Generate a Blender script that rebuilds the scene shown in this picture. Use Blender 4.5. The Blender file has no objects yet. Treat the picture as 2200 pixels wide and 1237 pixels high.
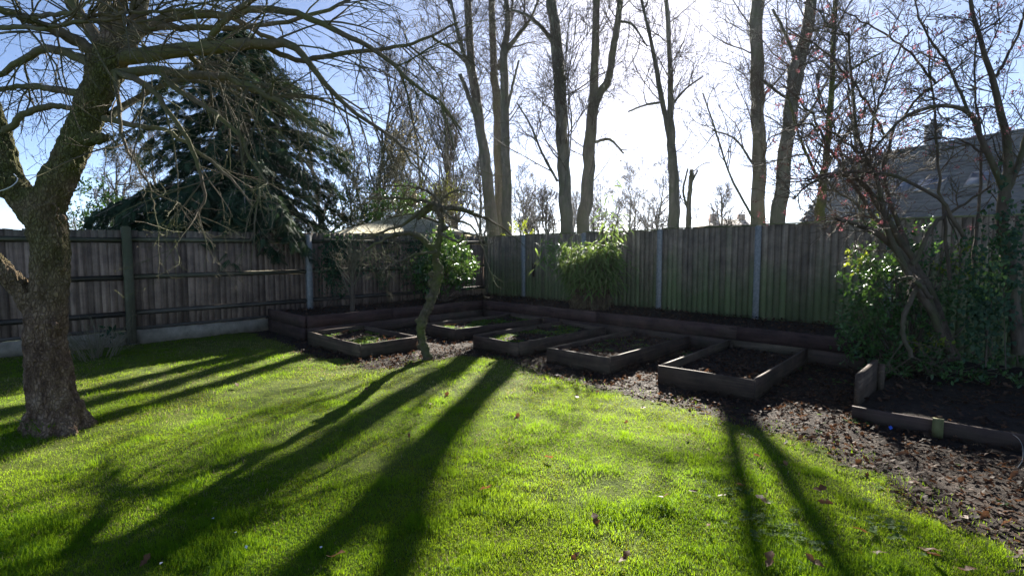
import bpy, math, random
import numpy as np
from mathutils import Vector, noise as mnoise

S = bpy.context.scene
COL = S.collection
rng = np.random.default_rng(11)
random.seed(11)
R = math.radians

# ------------------------------------------------------------------ camera, sky, sun, exposure
F, PITCH, HC = 1110.0, 0.0733, 1.57           # focal length in photo pixels, downward tilt, eye height
cam = bpy.data.cameras.new('camera')
cam.sensor_width = 36.0
cam.lens = 36.0 * F / 2200.0
cam.clip_start, cam.clip_end = 0.05, 3000.0
camo = bpy.data.objects.new('camera', cam)
COL.objects.link(camo)
camo.location = (0, 0, HC)
camo.rotation_euler = (math.pi / 2 - PITCH, 0, 0)
S.camera = camo

SUN_AZ, SUN_EL = R(13.6), R(24.0)             # azimuth to the right of the view axis
W = bpy.data.worlds.new('World')
S.world = W
W.use_nodes = True
wn = W.node_tree
bg = wn.nodes['Background']
sky = wn.nodes.new('ShaderNodeTexSky')
sky.sky_type = 'NISHITA'
sky.sun_disc = False
sky.sun_elevation = SUN_EL
sky.sun_rotation = SUN_AZ
sky.altitude = 50
sky.air_density = 0.40
sky.dust_density = 0.2
sky.ozone_density = 0.8
wn.links.new(sky.outputs[0], bg.inputs[0])
bg.inputs[1].default_value = 0.05

sun = bpy.data.lights.new('sun', 'SUN')
sun.energy = 5.0
sun.angle = R(0.6)
sun.color = (1.0, 0.95, 0.85)
suno = bpy.data.objects.new('sun', sun)
COL.objects.link(suno)
sd = Vector((math.sin(SUN_AZ) * math.cos(SUN_EL), math.cos(SUN_AZ) * math.cos(SUN_EL), math.sin(SUN_EL)))
suno.rotation_euler = sd.to_track_quat('Z', 'Y').to_euler()
suno.location = (10, 40, 30)

S.render.engine = 'CYCLES'
S.view_settings.view_transform = 'Standard'
S.view_settings.look = 'None'
S.view_settings.exposure = 2.3
S.view_settings.gamma = 1.0
S.view_settings.use_curve_mapping = False
S.cycles.max_bounces = 6
S.cycles.diffuse_bounces = 3
S.cycles.glossy_bounces = 2
S.cycles.transmission_bounces = 4
S.cycles.transparent_max_bounces = 4
S.cycles.caustics_reflective = False
S.cycles.caustics_refractive = False
S.cycles.use_denoising = True

# ------------------------------------------------------------------ helpers
CP, SP = math.cos(PITCH), math.sin(PITCH)

def ray(px, py):
    a, b = (px - 1100) / F, (618.5 - py) / F
    return np.array([a, CP + b * SP, b * CP - SP])

def at(px, py, Y):
    r = ray(px, py)
    return np.array([0, 0, HC]) + r * (Y / r[1])

def gr(px, py, z=0.0):
    r = ray(px, py)
    return np.array([0, 0, HC]) + r * ((z - HC) / r[2])

def pxm(Y):
    return Y / F                               # metres per photo pixel at depth Y

def tag(o, label=None, cat=None, group=None, kind=None):
    if label: o['label'] = label
    if cat: o['category'] = cat
    if group: o['group'] = group
    if kind: o['kind'] = kind
    return o

def empty(name, loc, label, cat, group=None):
    o = bpy.data.objects.new(name, None)
    COL.objects.link(o)
    o.location = loc
    o.empty_display_size = 0.1
    return tag(o, label, cat, group)

class MB:
    """collects vertices and faces (numpy) and links them as one mesh object"""
    def __init__(s):
        s.v, s.f, s.a, s.n = [], {3: [], 4: []}, [], 0
        s.polys = {}
    def add(s, v, faces, attr=None):
        v = np.asarray(v, float).reshape(-1, 3)
        for f in faces:
            f = np.asarray(f, int)
            if f.size:
                s.f[f.shape[1]].append(f + s.n)
        s.v.append(v)
        s.a.append(np.full(len(v), 0.5) if attr is None else np.broadcast_to(np.asarray(attr, float), (len(v),)))
        s.n += len(v)
    def poly(s, pts, rad, sides=5, attr=0.5):
        s.polys.setdefault((len(pts), sides), []).append((pts, rad, attr))
    def flush(s):
        for (n, k), L in s.polys.items():
            P = np.array([np.asarray(l[0], float) for l in L])
            rad = np.array([np.asarray(l[1], float) for l in L])
            A = np.array([l[2] for l in L])
            m = len(L)
            T = np.gradient(P, axis=1)
            T /= np.linalg.norm(T, axis=2, keepdims=True) + 1e-12
            mean = np.abs(P[:, -1] - P[:, 0])
            ref = np.zeros((m, 3))
            ref[np.arange(m), np.argmin(mean, axis=1)] = 1
            U = np.cross(T, ref[:, None, :]); U /= np.linalg.norm(U, axis=2, keepdims=True) + 1e-12
            V = np.cross(T, U)
            th = np.arange(k) * 2 * math.pi / k
            ring = (P[:, :, None, :] + rad[:, :, None, None] *
                    (np.cos(th)[None, None, :, None] * U[:, :, None, :] + np.sin(th)[None, None, :, None] * V[:, :, None, :]))
            v = ring.reshape(-1, 3)
            base = (np.arange(m) * n * k)[:, None, None]
            i = (np.arange(n - 1) * k)[None, :, None]
            j = np.arange(k)[None, None, :]
            j2 = (j + 1) % k
            q = np.stack([base + i + j, base + i + j2, base + i + k + j2, base + i + k + j], -1).reshape(-1, 4)
            s.add(v, [q], np.repeat(A, n * k))
        s.polys = {}
    def box(s, c, size, ax=None, attr=0.5):
        ax = np.eye(3) if ax is None else np.asarray(ax, float)
        h = np.asarray(size, float) / 2
        sg = np.array([[x, y, z] for x in (-1, 1) for y in (-1, 1) for z in (-1, 1)], float) * h
        v = np.asarray(c, float) + sg @ ax
        s.add(v, [[[0, 1, 3, 2], [4, 6, 7, 5], [0, 4, 5, 1], [2, 3, 7, 6], [0, 2, 6, 4], [1, 5, 7, 3]]], attr)
    def scatter(s, tv, tf, pos, rot, scale, attr=None):
        """copies of a template (tv, tf) at pos (m,3) with rotation rows rot (m,3,3)"""
        tv = np.asarray(tv, float); m = len(pos)
        sc = np.asarray(scale, float)
        sc = sc.reshape(m, 1, -1)
        v = np.einsum('mvi,mij->mvj', tv[None] * sc, rot) + np.asarray(pos)[:, None, :]
        off = (np.arange(m) * len(tv))[:, None, None]
        fs = [(np.asarray(f, int)[None] + off).reshape(-1, len(f[0])) for f in tf if len(f)]
        s.add(v.reshape(-1, 3), fs, None if attr is None else np.repeat(attr, len(tv)))
    def build(s, name, mat, parent=None, smooth=False, origin=None):
        s.flush()
        me = bpy.data.meshes.new(name)
        v = np.concatenate(s.v) if s.v else np.zeros((0, 3))
        if origin is None and parent is not None:
            origin = parent.location if parent.parent is None else parent.location + parent.parent.location
        if origin is not None:
            v = v - np.array(origin)[None]
        t = np.concatenate(s.f[3]) if s.f[3] else np.zeros((0, 3), int)
        q = np.concatenate(s.f[4]) if s.f[4] else np.zeros((0, 4), int)
        me.vertices.add(len(v)); me.vertices.foreach_set('co', v.astype(np.float32).ravel())
        nl = t.size + q.size
        me.loops.add(nl)
        me.loops.foreach_set('vertex_index', np.concatenate([t.ravel(), q.ravel()]).astype(np.int32))
        nf = len(t) + len(q)
        me.polygons.add(nf)
        st = np.concatenate([np.arange(len(t)) * 3, t.size + np.arange(len(q)) * 4]).astype(np.int32)
        me.polygons.foreach_set('loop_start', st)
        if smooth:
            me.polygons.foreach_set('use_smooth', np.ones(nf, bool))
        at_ = me.attributes.new('var', 'FLOAT', 'POINT')
        at_.data.foreach_set('value', np.concatenate(s.a).astype(np.float32) if s.a else np.zeros(0, np.float32))
        me.update(calc_edges=True)
        if mat: me.materials.append(mat)
        o = bpy.data.objects.new(name, me)
        COL.objects.link(o)
        if parent is not None:
            o.parent = parent
        elif origin is not None:
            o.location = origin
        return o

def unit(v):
    v = np.asarray(v, float)
    return v / (np.linalg.norm(v, axis=-1, keepdims=True) + 1e-12)

def frames(d, n):
    """rows: forward d, side, normal"""
    d = unit(d); n = n - (n * d).sum(-1, keepdims=True) * d; n = unit(n)
    return np.stack([d, np.cross(n, d), n], axis=1)

def rdir(m, r=rng):
    return unit(r.normal(size=(m, 3)))

_G = rng.random((256, 256))
def vnoise(x, y):
    x = np.asarray(x, float); y = np.asarray(y, float)
    xi = np.floor(x).astype(int); yi = np.floor(y).astype(int)
    fx, fy = x - xi, y - yi
    fx = fx * fx * (3 - 2 * fx); fy = fy * fy * (3 - 2 * fy)
    g = lambda a, b: _G[a % 256, b % 256]
    return (g(xi, yi) * (1 - fx) + g(xi + 1, yi) * fx) * (1 - fy) + (g(xi, yi + 1) * (1 - fx) + g(xi + 1, yi + 1) * fx) * fy
def fbm(x, y, o=4):
    t, a, tot = 0, 1.0, 0
    for i in range(o):
        t = t + a * vnoise(x * 2 ** i + 17 * i, y * 2 ** i + 31 * i); tot += a; a *= .5
    return t / tot

# ------------------------------------------------------------------ materials
def nodes(name):
    m = bpy.data.materials.new(name); m.use_nodes = True
    nt = m.node_tree
    return m, nt, nt.nodes, nt.links, nt.nodes['Principled BSDF']

def ramp(nt, stops):
    r = nt.nodes.new('ShaderNodeValToRGB')
    el = r.color_ramp.elements
    while len(el) < len(stops): el.new(0.5)
    for e, (p, c) in zip(el, stops):
        e.position = p; e.color = (*c, 1)
    return r

def coords(nt, scale=(1, 1, 1), kind='Object'):
    tc = nt.nodes.new('ShaderNodeTexCoord'); mp = nt.nodes.new('ShaderNodeMapping')
    mp.inputs['Scale'].default_value = scale
    nt.links.new(tc.outputs[kind], mp.inputs['Vector'])
    return mp.outputs[0]

def nz(nt, vec, scale, detail=5, rough=.6, dist=0):
    n = nt.nodes.new('ShaderNodeTexNoise')
    n.inputs['Scale'].default_value = scale; n.inputs['Detail'].default_value = detail
    n.inputs['Roughness'].default_value = rough; n.inputs['Distortion'].default_value = dist
    nt.links.new(vec, n.inputs['Vector'])
    return n.outputs['Fac']

def mixc(nt, fac, a, b, mode='MIX'):
    m = nt.nodes.new('ShaderNodeMix'); m.data_type = 'RGBA'; m.blend_type = mode
    for s, i in ((fac, 0), (a, 6), (b, 7)):
        if isinstance(s, (int, float)): m.inputs[i].default_value = s
        elif isinstance(s, tuple): m.inputs[i].default_value = (*s, 1)
        else: nt.links.new(s, m.inputs[i])
    return m.outputs[2]

def mth(nt, op, a, b=0.0, clamp=False):
    m = nt.nodes.new('ShaderNodeMath'); m.operation = op; m.use_clamp = clamp
    for i, s in enumerate((a, b)):
        if isinstance(s, (int, float)): m.inputs[i].default_value = s
        else: nt.links.new(s, m.inputs[i])
    return m.outputs[0]

def attr(nt, name='var'):
    a = nt.nodes.new('ShaderNodeAttribute'); a.attribute_name = name
    return a.outputs['Fac']

def objrand(nt):
    return nt.nodes.new('ShaderNodeObjectInfo').outputs['Random']

def bump(nt, h, strength, dist=.01):
    b = nt.nodes.new('ShaderNodeBump'); b.inputs['Strength'].default_value = strength
    b.inputs['Distance'].default_value = dist
    nt.links.new(h, b.inputs['Height'])
    nt.links.new(b.outputs[0], nt.nodes['Principled BSDF'].inputs['Normal'])

def worldz(nt):
    g = nt.nodes.new('ShaderNodeNewGeometry'); s = nt.nodes.new('ShaderNodeSeparateXYZ')
    nt.links.new(g.outputs['Position'], s.inputs[0])
    return s.outputs[2], g.outputs['Position']

def leafmat(name, c0, c1, trans, tcol, rough=.45, spec=.4):
    """two-tone leaf with light passing through it"""
    m, nt, N, L, b = nodes(name)
    v = attr(nt)
    c = mixc(nt, v, c0, c1)
    L.new(c, b.inputs['Base Color'])
    b.inputs['Roughness'].default_value = rough
    b.inputs['Specular IOR Level'].default_value = spec
    t = N.new('ShaderNodeBsdfTranslucent')
    tc = mixc(nt, .5, c, tcol)
    L.new(tc, t.inputs['Color'])
    mx = N.new('ShaderNodeMixShader'); mx.inputs[0].default_value = trans
    L.new(b.outputs[0], mx.inputs[1]); L.new(t.outputs[0], mx.inputs[2])
    L.new(mx.outputs[0], N['Material Output'].inputs[0])
    return m

def barkmat(name, stops, moss=None, mossamt=.4, scale=6, stretch=.35, strength=.6, dist=.02, mosslow=None, crack=0):
    m, nt, N, L, b = nodes(name)
    v = coords(nt, (1, 1, stretch))
    n = nz(nt, v, scale, 8, .65, .4)
    r = ramp(nt, stops); L.new(n, r.inputs[0])
    c = r.outputs[0]
    if moss:
        n2 = nz(nt, coords(nt), 2.2, 5, .6)
        f = ramp(nt, [(max(0, .62 - mossamt * .5), (0, 0, 0)), (min(1, .78 - mossamt * .4), (1, 1, 1))])
        L.new(n2, f.inputs[0])
        fac = f.outputs[0]
        if mosslow:
            z, _ = worldz(nt)
            mr = N.new('ShaderNodeMapRange'); L.new(z, mr.inputs[0])
            mr.inputs[1].default_value, mr.inputs[2].default_value = mosslow
            fac = mth(nt, 'MULTIPLY', fac, mr.outputs[0])
        c = mixc(nt, fac, c, moss)
    L.new(c, b.inputs['Base Color'])
    if crack:
        vo = N.new('ShaderNodeTexVoronoi'); vo.feature = 'DISTANCE_TO_EDGE'; vo.inputs['Scale'].default_value = crack
        wv = N.new('ShaderNodeVectorMath'); wv.operation = 'MULTIPLY_ADD'
        nn_ = N.new('ShaderNodeTexNoise'); nn_.inputs['Scale'].default_value = crack * .7; L.new(v, nn_.inputs['Vector'])
        L.new(nn_.outputs['Color'], wv.inputs[0]); wv.inputs[1].default_value = (1.6 / crack,) * 3; L.new(v, wv.inputs[2])
        L.new(wv.outputs[0], vo.inputs['Vector'])
        cr_ = ramp(nt, [(0.0, (.42, .38, .35)), (.14, (1, 1, 1))]); L.new(vo.outputs['Distance'], cr_.inputs[0])
        c = mixc(nt, .6, c, cr_.outputs[0], 'MULTIPLY')
        L.new(c, b.inputs['Base Color'])
        n = mth(nt, 'ADD', n, mth(nt, 'MULTIPLY', mth(nt, 'MINIMUM', vo.outputs['Distance'], .2), 2.0))
    b.inputs['Roughness'].default_value = .85
    b.inputs['Specular IOR Level'].default_value = .25
    bump(nt, mth(nt, 'ADD', n, mth(nt, 'MULTIPLY', nz(nt, v, scale * 5, 4), .35)), strength, dist)
    return m

def woodmat(name, stops, algae=None, zr=(0, 1), amt=1.0, grain=(30, 30, 1.2), rough=.8, rnd=.35, thr=(.35, .65), strength=.35):
    m, nt, N, L, b = nodes(name)
    ob = objrand(nt)
    tc = N.new('ShaderNodeTexCoord'); mp = N.new('ShaderNodeMapping'); mp.inputs['Scale'].default_value = grain
    L.new(tc.outputs['Object'], mp.inputs['Vector'])
    off = N.new('ShaderNodeCombineXYZ')
    for i in range(3): L.new(mth(nt, 'MULTIPLY', ob, 37.0 + 11 * i), off.inputs[i])
    L.new(off.outputs[0], mp.inputs['Location'])
    n = nz(nt, mp.outputs[0], 1.0, 6, .6, .6)
    r = ramp(nt, stops); L.new(n, r.inputs[0]); c = r.outputs[0]
    kv = N.new('ShaderNodeTexVoronoi'); kv.inputs['Scale'].default_value = 1.0                  # knots
    km = N.new('ShaderNodeMapping'); km.inputs['Scale'].default_value = tuple(min(g_, 7.0) * (.55 if g_ < 3 else 1.0) + (1.2 if g_ < 3 else 0) for g_ in grain)
    L.new(tc.outputs['Object'], km.inputs['Vector']); L.new(off.outputs[0], km.inputs['Location']); L.new(km.outputs[0], kv.inputs['Vector'])
    kr = ramp(nt, [(.05, (.30, .27, .25)), (.17, (1, 1, 1))]); L.new(kv.outputs['Distance'], kr.inputs[0])
    c = mixc(nt, .75, c, kr.outputs[0], 'MULTIPLY')
    z, pos = worldz(nt)
    n3 = nz(nt, pos, 3.2, 6, .7)                                     # weathering blotches across boards
    rb = ramp(nt, [(.35, (.62, .62, .64)), (.65, (1.2, 1.2, 1.2))]); L.new(n3, rb.inputs[0])
    c = mixc(nt, 1.0, c, rb.outputs[0], 'MULTIPLY')
    if algae:
        mr = N.new('ShaderNodeMapRange'); L.new(z, mr.inputs[0])
        mr.inputs[1].default_value, mr.inputs[2].default_value = zr
        n2 = nz(nt, pos, 1.7, 6, .65)
        f = mth(nt, 'ADD', mth(nt, 'MULTIPLY', mr.outputs[0], .55), mth(nt, 'MULTIPLY', n2, .6))
        f = mth(nt, 'ADD', f, mth(nt, 'MULTIPLY', ob, .18))
        fr = ramp(nt, [(thr[0], (0, 0, 0)), (thr[1], (amt,) * 3)]); L.new(f, fr.inputs[0])
        c = mixc(nt, fr.outputs[0], c, algae)
    hs = N.new('ShaderNodeHueSaturation')
    L.new(mth(nt, 'ADD', mth(nt, 'MULTIPLY', ob, rnd * 2), 1 - rnd), hs.inputs['Value'])
    L.new(c, hs.inputs['Color'])
    L.new(hs.outputs[0], b.inputs['Base Color'])
    b.inputs['Roughness'].default_value = rough
    b.inputs['Specular IOR Level'].default_value = .3
    bump(nt, n, strength, .004)
    return m

def plain(name, c0, c1, scale=8, rough=.85, strength=.3, dist=.01, spec=.3):
    m, nt, N, L, b = nodes(name)
    v = coords(nt)
    n = nz(nt, v, scale, 6, .65)
    r = ramp(nt, [(.3, c0), (.7, c1)]); L.new(n, r.inputs[0])
    L.new(r.outputs[0], b.inputs['Base Color'])
    b.inputs['Roughness'].default_value = rough
    b.inputs['Specular IOR Level'].default_value = spec
    bump(nt, mth(nt, 'ADD', n, nz(nt, v, scale * 6, 4)), strength, dist)
    return m

m_lawn = plain('lawn_soil_and_moss', (.050, .075, .012), (.115, .140, .022), 9, .98, .8, .02, .1)
m_soil = plain('damp_brown_soil', (.018, .011, .007), (.056, .035, .022), 14, .95, 1.0, .03)
m_field = plain('field_grass', (.03, .05, .015), (.06, .08, .03), .3, .95, .3, .05)
m_grass = leafmat('grass_blades', (.036, .150, .005), (.190, .285, .016), .62, (.45, .63, .016), .55, .12)
m_moss = leafmat('yellow_moss', (.11, .15, .008), (.23, .24, .015), .4, (.4, .42, .02), .9, .05)
m_litter = leafmat('dead_leaves', (.020, .012, .008), (.115, .066, .040), .22, (.348, .160, .072), .75, .15)
m_weed = leafmat('weed_leaves', (.048, .108, .030), (.108, .180, .048), .35, (.240, .360, .060), .7, .15)
m_board_grey = woodmat('weathered_grey_fence_wood', [(.25, (.110, .074, .052)), (.5, (.230, .157, .114)), (.8, (.36, .26, .19))],
                       (.075, .075, .048), (1.45, 1.95), .6, thr=(.6, .9))
m_board_green = woodmat('algae_stained_fence_wood', [(.25, (.165, .122, .082)), (.55, (.295, .220, .152)), (.8, (.40, .31, .22))],
                        (.118, .152, .056), (1.75, .40), .85, thr=(.46, .84), rnd=.26)
m_mosspost = woodmat('mossy_wooden_post', [(.3, (.065, .058, .039)), (.7, (.130, .117, .078))], (.072, .081, .033), (0, 2), .55, thr=(.5,.9))
m_rail = woodmat('mossy_fence_rail', [(.3, (.065, .055, .042)), (.7, (.143, .117, .091))], (.072, .081, .033), (0, 2), .5, grain=(2, 2, 24), thr=(.5,.9))
m_cap = woodmat('fence_capping', [(.3, (.144, .120, .078)), (.7, (.288, .252, .168))], (.144, .168, .060), (0, 2), .6, grain=(3, 3, 20))
m_sleeper = woodmat('dark_stained_timber', [(.25, (.042, .022, .018)), (.55, (.084, .046, .038)), (.85, (.143, .084, .065))], (.075, .083, .038), (.6, -.2), .35,
                    grain=(1.3, 24, 24), thr=(.6, .9), rnd=.18)
m_bedwood = woodmat('raised_bed_timber', [(.25, (.044, .026, .017)), (.55, (.096, .060, .040)), (.85, (.245, .168, .108))], (.090, .093, .038), (.5, -.3), .4,
                    grain=(1.3, 24, 24), thr=(.6, .9), rnd=.2)
m_peg = woodmat('pale_timber_peg', [(.3, (.16, .13, .06)), (.7, (.28, .24, .11))], (.14, .16, .04), (.5, -.3), .5)
m_concrete = plain('concrete', (.20, .20, .185), (.36, .35, .325), 22, .9, .35, .006)
m_gravel = plain('mossy_concrete', (.17, .14, .095), (.36, .30, .225), 7, .9, .4, .006)
m_apple = barkmat('fruit_tree_bark', [(.28, (.065, .036, .022)), (.46, (.245, .148, .096)), (.70, (.50, .345, .235))],
                  (.170, .165, .050), .60, 10, .5, 1.0, .06, (.95, 1.9), crack=42)
m_appletwig = barkmat('fruit_tree_twig_bark', [(.3, (.062, .050, .030)), (.7, (.169, .135, .088))], (.106, .110, .037), .35, 9, .5, .4, .006)
m_applelimb = barkmat('fruit_tree_limb_bark', [(.3, (.075, .055, .034)), (.7, (.22, .165, .105))], (.130, .124, .045), .45, 12, .5, .9, .02)
m_mossbark = barkmat('moss_covered_bark', [(.3, (.047, .038, .024)), (.7, (.176, .135, .088))], (.110, .125, .024), .45, 18, .8, 1.0, .03)
m_tall = barkmat('tall_tree_bark', [(.3, (.081, .070, .057)), (.5, (.155, .138, .111)), (.75, (.257, .230, .182))], (.128, .128, .081), .35, 5, .25, .8, .035)
m_twig = barkmat('bare_twig_bark', [(.3, (.07, .058, .045)), (.7, (.14, .115, .09))], None, 0, 6, .5, .3, .01)
m_hazel = barkmat('pale_twig_bark', [(.3, (.12, .105, .06)), (.7, (.22, .19, .12))], None, 0, 6, .5, .3, .01)
m_viburnum = barkmat('shrub_bark', [(.3, (.058, .042, .031)), (.7, (.150, .111, .078))], (.085, .085, .036), .25, 10, .4, .9, .02)
m_conifer = leafmat('conifer_foliage', (.016, .035, .019), (.054, .089, .041), .14, (.081, .135, .027), .75, .12)
m_camellia = leafmat('glossy_evergreen_leaves', (.029, .078, .021), (.091, .163, .036), .22, (.208, .364, .039), .22, .6)
m_laurel = leafmat('dark_glossy_leaves', (.022, .067, .020), (.077, .161, .036), .24, (.196, .364, .042), .40, .40)
m_young = leafmat('young_yellow_green_leaves', (.14, .20, .02), (.26, .30, .03), .5, (.4, .45, .04), .4, .4)
m_bamboo = leafmat('bamboo_leaves', (.072, .156, .036), (.195, .273, .078), .42, (.390, .520, .091), .55, .25)
m_straw = leafmat('dry_bamboo_sheaths', (.098, .072, .039), (.208, .156, .078), .2, (.260, .195, .065), .6, .3)
m_ivy = leafmat('ivy_leaves', (.015, .039, .018), (.039, .081, .033), .12, (.090, .180, .030), .5, .2)
m_pink = leafmat('pink_flower_clusters', (.09, .032, .032), (.38, .13, .15), .35, (.7, .25, .28), .6, .2)
m_brownbud = leafmat('brown_spent_flowers', (.045, .022, .020), (.13, .060, .050), .2, (.2, .07, .05), .7, .2)
m_bud = leafmat('pale_buds', (.20, .17, .08), (.36, .30, .16), .4, (.5, .42, .2), .6, .2)
m_slate = None

# ------------------------------------------------------------------ garden frame
Cn = np.array([-0.70, 14.40])                 # far corner of the two fences
dl = np.array([-0.70711, -0.70711])           # along the left fence, towards us
dr = np.array([0.70711, -0.70711])            # along the right fence, towards us
AXL = np.array([[*dl, 0], [*dr, 0], [0, 0, 1.0]])      # local x along left fence, y into the garden
AXR = np.array([[*dr, 0], [*dl, 0], [0, 0, 1.0]])
def PL(s, off=0.0, z=0.0): return np.array([*(Cn + dl * s + dr * off), z])
def PR(s, off=0.0, z=0.0): return np.array([*(Cn + dr * s + dl * off), z])

# boundary of the bare, leaf-strewn soil (world xy)
edge = [(480, 700), (540, 716), (610, 742), (680, 768), (790, 792), (860, 786), (925, 772), (990, 764), (1060, 768), (1150, 798), (1290, 828),
        (1420, 858), (1560, 896), (1700, 930), (1800, 985), (1890, 1035), (2020, 1110), (2120, 1180), (2250, 1290)]
poly = [tuple(gr(*e)[:2]) for e in edge] + [(4.0, -1), (14, -1), (14, 14), (0, 16.5), (-6, 12.0)]
poly = np.array(poly)
def soil_sd(x, y):
    """signed distance to the soil region: positive on the soil"""
    x = np.asarray(x, float); y = np.asarray(y, float)
    best = np.full(x.shape, 1e9); ins = np.zeros(x.shape, bool)
    n = len(poly)
    for i in range(n):
        a, b = poly[i], poly[(i + 1) % n]
        ab = b - a
        t = np.clip(((x - a[0]) * ab[0] + (y - a[1]) * ab[1]) / (ab @ ab), 0, 1)
        best = np.minimum(best, np.hypot(x - a[0] - t * ab[0], y - a[1] - t * ab[1]))
        c = ((a[1] > y) != (b[1] > y))
        xi = a[0] + (y - a[1]) * (b[0] - a[0]) / (b[1] - a[1] + 1e-12)
        ins ^= c & (x < xi)
    return np.where(ins, best, -best)
def soil_m(x, y):
    return soil_sd(x, y) + (fbm(x * 1.9 + 5, y * 1.9, 3) - .5) * .55 + (vnoise(x * 9, y * 9) - .5) * .10
def gz(x, y):
    """garden surface height"""
    return .045 * (fbm(x * .55 + 3, y * .55 + 9, 3) - .5) + .042 * (fbm(x * 3.6, y * 3.6, 3) - .5) - .012

def inside_garden(x, y, m=0.0):
    rx, ry = x - Cn[0], y - Cn[1]
    a = rx * dr[0] + ry * dr[1]; b = rx * dl[0] + ry * dl[1]
    return (a > m) & (b > m)

# ------------------------------------------------------------------ ground
mb = MB()
mb.add([[-900, -60, -.12], [900, -60, -.12], [900, 1500, -.12], [-900, 1500, -.12]], [[[0, 1, 2, 3]]])
tag(mb.build('ground', m_field), kind='structure')

gxs = np.arange(-13.0, 10.0, .055); gys = np.arange(-1.0, 14.6, .055)
GX, GY = np.meshgrid(gxs, gys, indexing='ij')
GZ = gz(GX, GY)
nx, ny = GX.shape
idx = np.arange(nx * ny).reshape(nx, ny)
q = np.stack([idx[:-1, :-1], idx[1:, :-1], idx[1:, 1:], idx[:-1, 1:]], -1).reshape(-1, 4)
cx = (GX[:-1, :-1] + .0275).ravel(); cy = (GY[:-1, :-1] + .0275).ravel()
keep = inside_garden(cx, cy, .02)
sm = soil_m(cx, cy)
def subgrid(mask, name, mat, dz):
    qq = q[mask]
    used, inv = np.unique(qq, return_inverse=True)
    b = MB(); v = np.stack([GX.ravel()[used], GY.ravel()[used], GZ.ravel()[used] + dz], 1)
    b.add(v, [inv.reshape(-1, 4)])
    return b.build(name, mat, smooth=True)
tag(subgrid(keep & (sm < .03), 'lawn', m_lawn, 0.0), kind='structure')
tag(subgrid(keep & (sm >= -.03), 'bare_soil', m_soil, -.004), kind='structure')

# ------------------------------------------------------------------ fences
def board_mesh(name, w, h, t0, t1, mat, jag=0.0, r=random):
    b = MB()
    x0, x1 = -w / 2, w / 2
    ja, jb = r.uniform(-jag, jag), r.uniform(-jag, jag)
    v = [(x0, 0, 0), (x1, 0, 0), (x1, t1, 0), (x0, t0, 0), (x0, 0, h + ja), (x1, 0, h + jb), (x1, t1, h + jb), (x0, t0, h + ja)]
    b.add(v, [[[0, 3, 2, 1], [4, 5, 6, 7], [0, 1, 5, 4], [3, 7, 6, 2], [0, 4, 7, 3], [1, 2, 6, 5]]])
    o = b.build(name, mat)
    return o

def place(o, loc, rz, parent, first):
    if not first:
        o = o.copy(); COL.objects.link(o)
    o.parent = parent
    o.location = Vector(loc) - parent.location
    o.rotation_euler = (0, 0, rz)
    return o

# left fence: boards on the far side, arris rails and posts on ours
fl = empty('timber_fence', PL(0), 'weathered grey boarded fence with rails, running behind the big fruit tree', 'fence')
angL = math.atan2(dl[1], dl[0])
protos = [board_mesh('board', .116, 1.0, .012 if k % 2 else .006, .006 if k % 2 else .012, m_board_grey, .008) for k in range(6)]
used = [False] * 6
s = .06; i = 0
while s < 12.3:
    k = random.randrange(6)
    ztop = 1.965 - .0085 * s + random.uniform(-.006, .006)
    z0 = .215 + random.uniform(-.012, .006)
    o = place(protos[k], PL(s, -.035 - random.uniform(0, .006), z0), angL + random.uniform(-.02, .02), fl, not used[k]); used[k] = True
    o.scale = (random.uniform(.95, 1.03), 1.2, ztop - z0)
    o.rotation_euler[1] = random.uniform(-.006, .006)
    s += random.uniform(.096, .106); i += 1
for k, sp in enumerate((1.98, 5.05, 8.12, 11.2)):
    b = MB()
    wood = k in (2,)
    w = .125 if wood else .105
    zt = 1.965 - .0085 * sp + (.05 if wood else -.05)
    c = PL(sp, .03, zt / 2)
    b.box(c, (w, w, zt), AXL)
    b.box(PL(sp, .03, zt + .008), (w * .72, w * .72, .018), AXL)
    tag(b.build('post', m_mosspost if wood else m_concrete, fl), 'mossy wooden post' if wood else 'grey concrete post')
bounds = [0, 1.98, 5.05, 8.12, 11.2, 12.4]
for a, b_ in zip(bounds[:-1], bounds[1:]):
    m = (a + b_) / 2; Ln = b_ - a - .10
    for z in (1.755, 1.13, .52):
        b = MB()
        z = z - .004 * (m - 4)
        # triangular arris rail
        sec = np.array([(-.026, -.045), (-.026, .045), (.040, 0.0)])
        v = []
        for e in (-Ln / 2, Ln / 2):
            sag = 0
            for (yy, zz) in sec: v.append(PL(m + e, yy, z + zz))
        b.add(v, [[[0, 1, 2], [3, 5, 4]], [[0, 3, 4, 1], [1, 4, 5, 2], [2, 5, 3, 0]]])
        b.build('rail', m_rail, fl)
    b = MB(); b.box(PL(m, .0, .085), (Ln + .02, .05, .25), AXL)
    b.build('gravel_board', m_gravel, fl)
    b = MB(); b.box(PL(m, -.012, .245), (Ln, .035, .05), AXL)
    b.build('batten', m_rail, fl)

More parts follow.
